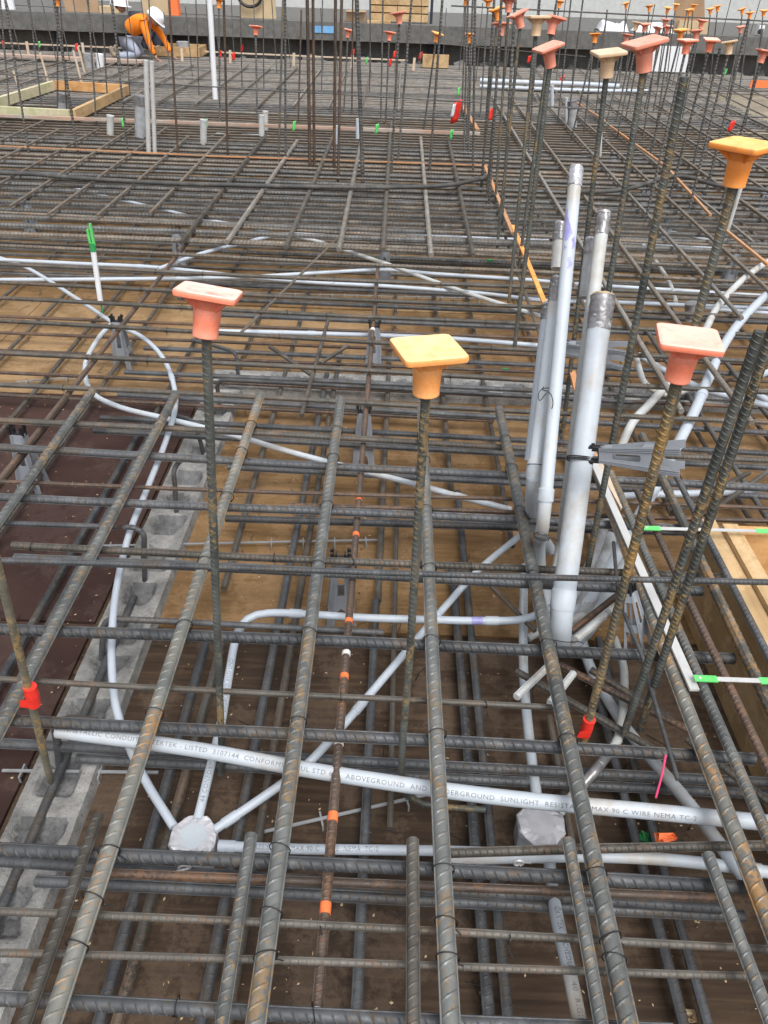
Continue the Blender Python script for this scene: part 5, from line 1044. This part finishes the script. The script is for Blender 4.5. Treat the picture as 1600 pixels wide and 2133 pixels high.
a = atY(1412, 50, 13.55); g = MB(); M = Matrix.Translation((a[0], 13.55, lz+.02)) @ Matrix.Rotation(-.35, 4, 'Y') @ Matrix.Rotation(.15, 4, 'X'); g.box(0, .42, 0, .02, 0, .45); o = g.obj('board', CARD); o.matrix_world = M; tag(o, 'brown board leaning at an angle on the ledge at the right', 'board')
atYbox(1412, 42, 1480, 66, 13.45, .2, CARDL, 'cardboard_box', 'tan cardboard box under the leaning brown board', 'box', z0=lz)
atYbox(1578, 55, 1594, 72, 13.45, .1, WHITE, 'white_box', 'small white box with a dark hole at the right edge', 'box', z0=lz+.03)
c = atY(1585, 66, 13.40); V, Fc = tube(np.array([c+[0, .04, 0], c]), .035, 12); tag(newobj('lens', V, Fc, BLACKP), 'round dark opening on the small white box', 'opening')
g = MB(); a = at(1345, 148, .0); b = at(1430, 152, .0); g.box(a[0], b[0], a[1], a[1]+.03, .0, .32); o = g.obj('white_board', WHITE); tag(o, 'white board standing on the far mat at the right', 'board')
atYbox(655, 55, 696, 68, 13.24, .008, BLUE, 'blue_tarp', 'blue plastic scrap hanging on the ledge face', 'scrap')
g = MB(); a = at(880, 137, .0); b = at(934, 139, .0); g.box(a[0], b[0], a[1], a[1]+.08, -.02, .14); tag(g.obj('timber_block', LUM), 'pale timber block on the far mat below the pallet', 'timber')
a = at(325, 113, .0); b = at(412, 118, .0); tr = empty('timber_tray', 'low pine tray the worker leans over', 'timber', (a[0], a[1], 0))
for x0, x1, y0, y1 in ((0, b[0]-a[0], 0, .03), (0, b[0]-a[0], .5, .53), (0, .03, .033, .497), (b[0]-a[0]-.03, b[0]-a[0], .033, .497)):
    g = MB(); g.box(x0, x1, y0, y1, -.02, .10); g.obj('board', LUM, tr)
V, Fc = tube(np.array([(a[0]+.35, a[1]+.25, 0), (a[0]+.35, a[1]+.25, .15)]), .09, 16); tag(newobj('bucket', V, Fc, PVC_D), 'grey tub in the pine tray beside the worker', 'bucket')
a = at(185, 135, .0); V, Fc = tube(np.array([(a[0], a[1], -.05), (a[0]+.02, a[1], .13)]), .07, 14); tag(newobj('bucket', V, Fc, FOIL), 'silver wrapped pipe end left of the worker', 'pipe'); a = at(208, 134, .0); V, Fc = tube(np.array([(a[0], a[1], -.05), (a[0]+.02, a[1], .12)]), .05, 14); tag(newobj('bucket', V, Fc, WHITE), 'white container left of the worker', 'container')
# posts against the recess wall
for i, (x, y0, y1) in enumerate(((122, 40, 95), (632, 60, 118), (895, 75, 122), (918, 80, 124))):
    a = atY(x, y1, 13.5); b = atY(x, y0, 13.5); g = MB(); g.box(a[0]-.04, a[0]+.04, 13.5, 13.58, ZD, .205); tag(g.obj('post', DARKC), f'dark shoring post under the ledge, {ORD[i]} from left', 'post', 'shoring posts')
# ------------------------------------------------------------------ workers
def skinned(name, J, E, mat, parent, sub=2):
    me = bpy.data.meshes.new(name); me.from_pydata([j[:3] for j in J], E, []); me.materials.append(mat)
    o = bpy.data.objects.new(name, me); COL.objects.link(o); sk = o.modifiers.new('skin', 'SKIN'); sk.use_smooth_shade = True
    for i, j in enumerate(J): me.skin_vertices[0].data[i].radius = (j[3], j[4] if len(j) > 4 else j[3])
    me.skin_vertices[0].data[0].use_root = True
    s = o.modifiers.new('sub', 'SUBSURF'); s.levels = s.render_levels = sub; o.parent = parent; return o
def hand(parent, x, y, z, d):
    J = [(x, y, z, .022), (x+d*.03, y, z-.045, .026)]; E = [(0, 1)]
    for k, (dy, L) in enumerate(((-.03, .055), (-.01, .068), (.01, .064), (.03, .05))):
        n = len(J); J += [(x+d*.035, y+dy*.8, z-.06, .010), (x+d*(.045+L*.4), y+dy, z-.075, .009), (x+d*(.045+L), y+dy, z-.10, .008)]; E += [(1, n), (n, n+1), (n+1, n+2)]
    n = len(J); J += [(x+d*.03, y-.045, z-.04, .010), (x+d*.055, y-.06, z-.055, .009)]; E += [(0, n), (n, n+1)]
    return skinned('hand', J, E, SKIN, parent, 1)
wp = at(262, 112, .0); WY = 12.35; wx = atY(262, 110, WY)[0]
wk = empty('person', 'kneeling worker in orange long-sleeve shirt, pale jeans and white hard hat, leaning right', 'person', (wx+.10, WY, -.03)); wk.scale = (.80,)*3
# local axes: +x right in the photo, origin at the knees' ground level; scale from hat width
# torso leaning to the right, hips raised over the heels
skinned('shirt', [(-.02, .02, .42, .165, .15), (.09, .0, .50, .18, .15), (.20, -.02, .56, .185, .15), (.30, -.03, .585, .16, .14), (.36, -.03, .60, .075, .075),
        (.31, -.17, .55, .075), (.36, -.22, .38, .062), (.40, -.22, .22, .052), (.44, -.2, .10, .042),
        (.33, .15, .56, .075), (.48, .17, .42, .062), (.58, .13, .26, .052), (.655, .08, .12, .042)],
        [(0, 1), (1, 2), (2, 3), (3, 4), (2, 5), (5, 6), (6, 7), (7, 8), (2, 9), (9, 10), (10, 11), (11, 12)], HIVIS, wk)
skinned('jeans', [(-.03, .02, .36, .16, .15), (-.01, .11, .25, .11), (.12, .14, .09, .085), (-.08, .14, .06, .07), (-.24, .14, .06, .055),
        (-.01, -.09, .25, .11), (.14, -.12, .09, .085), (-.06, -.12, .06, .07), (-.22, -.12, .06, .055)], [(0, 1), (1, 2), (2, 3), (3, 4), (0, 5), (5, 6), (6, 7), (7, 8)], JEANS, wk)
skinned('body', [(.33, -.03, .59, .055), (.42, -.03, .615, .052), (.46, -.03, .61, .075, .08), (.50, -.03, .585, .082, .088), (.535, -.03, .545, .06, .06), (.575, -.03, .55, .016), (.49, -.115, .58, .016), (.49, .055, .58, .016)], [(0, 1), (1, 2), (2, 3), (3, 4), (4, 5), (3, 6), (3, 7)], SKIN, wk)
hand(wk, .45, -.2, .095, 1); hand(wk, .665, .08, .115, 1)
for yy in (.14, -.12):
    skinned('boot', [(-.25, yy, .07, .055), (-.31, yy, .06, .055, .05), (-.33, yy, .13, .05, .045), (-.335, yy, .21, .042, .04)], [(0, 1), (1, 2), (2, 3)], BOOT, wk, 2)
def helmet(parent, c, rot, R=.135):
    V = []; Fc = []; n = 20; prof = [(1.0, 0), (1.0, .02), (.97, .45), (.82, .78), (.5, 1.0), (.2, 1.07)]
    for q, z in prof: V += [(R*q*math.cos(2*math.pi*k/n)*1.12, R*q*math.sin(2*math.pi*k/n)*.95, z*R) for k in range(n)]
    for i in range(5):
        for k in range(n): Fc.append((i*n+k, i*n+(k+1) % n, (i+1)*n+(k+1) % n, (i+1)*n+k))
    Fc.append(tuple(5*n+k for k in range(n))); m = len(V)
    for k in range(n):
        a = 2*math.pi*k/n; w_ = .012+.045*max(0, math.cos(a))**2; V += [(R*math.cos(a)*1.12, R*math.sin(a)*.95, .0), ((R*1.12+w_)*math.cos(a), (R*.95+w_)*math.sin(a), -.006)]
    for k in range(n): Fc.append((m+2*k, m+2*k+1, m+2*((k+1) % n)+1, m+2*((k+1) % n)))
    o = newobj('hard_hat', V, Fc, HELM, parent); o.matrix_local = Matrix.Translation(c) @ rot; return o
helmet(wk, (.495, -.03, .64), Matrix.Rotation(.75, 4, 'Y'))
w2x = atY(284, 105, 12.95)[0]
wk2 = empty('person', 'second worker crouching behind the orange one, only the white hard hat and dark shoulders showing', 'person', (w2x, 12.95, -.03)); wk2.scale = (.86,)*3
skinned('jacket', [(.30, .0, .34, .15, .14), (.24, .0, .45, .15, .14), (.08, 0, .53, .12, .11), (-.06, 0, .60, .06), (.02, .1, .42, .06), (.02, .12, .24, .05), (.32, -.05, .40, .06), (.3, -.15, .24, .05)], [(0, 1), (1, 2), (2, 3), (1, 4), (4, 5), (1, 6), (6, 7)], DARKC, wk2)
skinned('trousers', [(.30, .05, .28, .15, .14), (.18, .1, .22, .085), (.2, .1, .06, .06), (.40, .1, .22, .085), (.42, .1, .06, .06)], [(0, 1), (1, 2), (0, 3), (3, 4)], DARKC, wk2)
skinned('body', [(-.10, 0, .61, .05), (-.14, -.01, .66, .075), (-.17, -.02, .71, .085, .08), (-.17, -.115, .68, .015), (-.25, -.01, .69, .014), (-.09, -.01, .69, .014)], [(0, 1), (1, 2), (1, 3), (2, 4), (2, 5)], SKIN, wk2)
hand(wk2, .02, .12, .22, -1); hand(wk2, .3, -.16, .22, 1)
helmet(wk2, (-.17, -.02, .71), Matrix.Rotation(.1, 4, 'Y'))
if __import__('os').environ.get('LABCHK'):
    for o in sc.objects:
        if 'label' in o and not (4 <= len(o['label'].split()) <= 16): print('LAB', len(o['label'].split()), o.name, o['label'])
# keep any unnamed helper data tidy
for o in sc.objects:
    if o.type == 'MESH' and 'label' not in o and o.parent is None and 'kind' not in o: o['kind'] = 'structure'
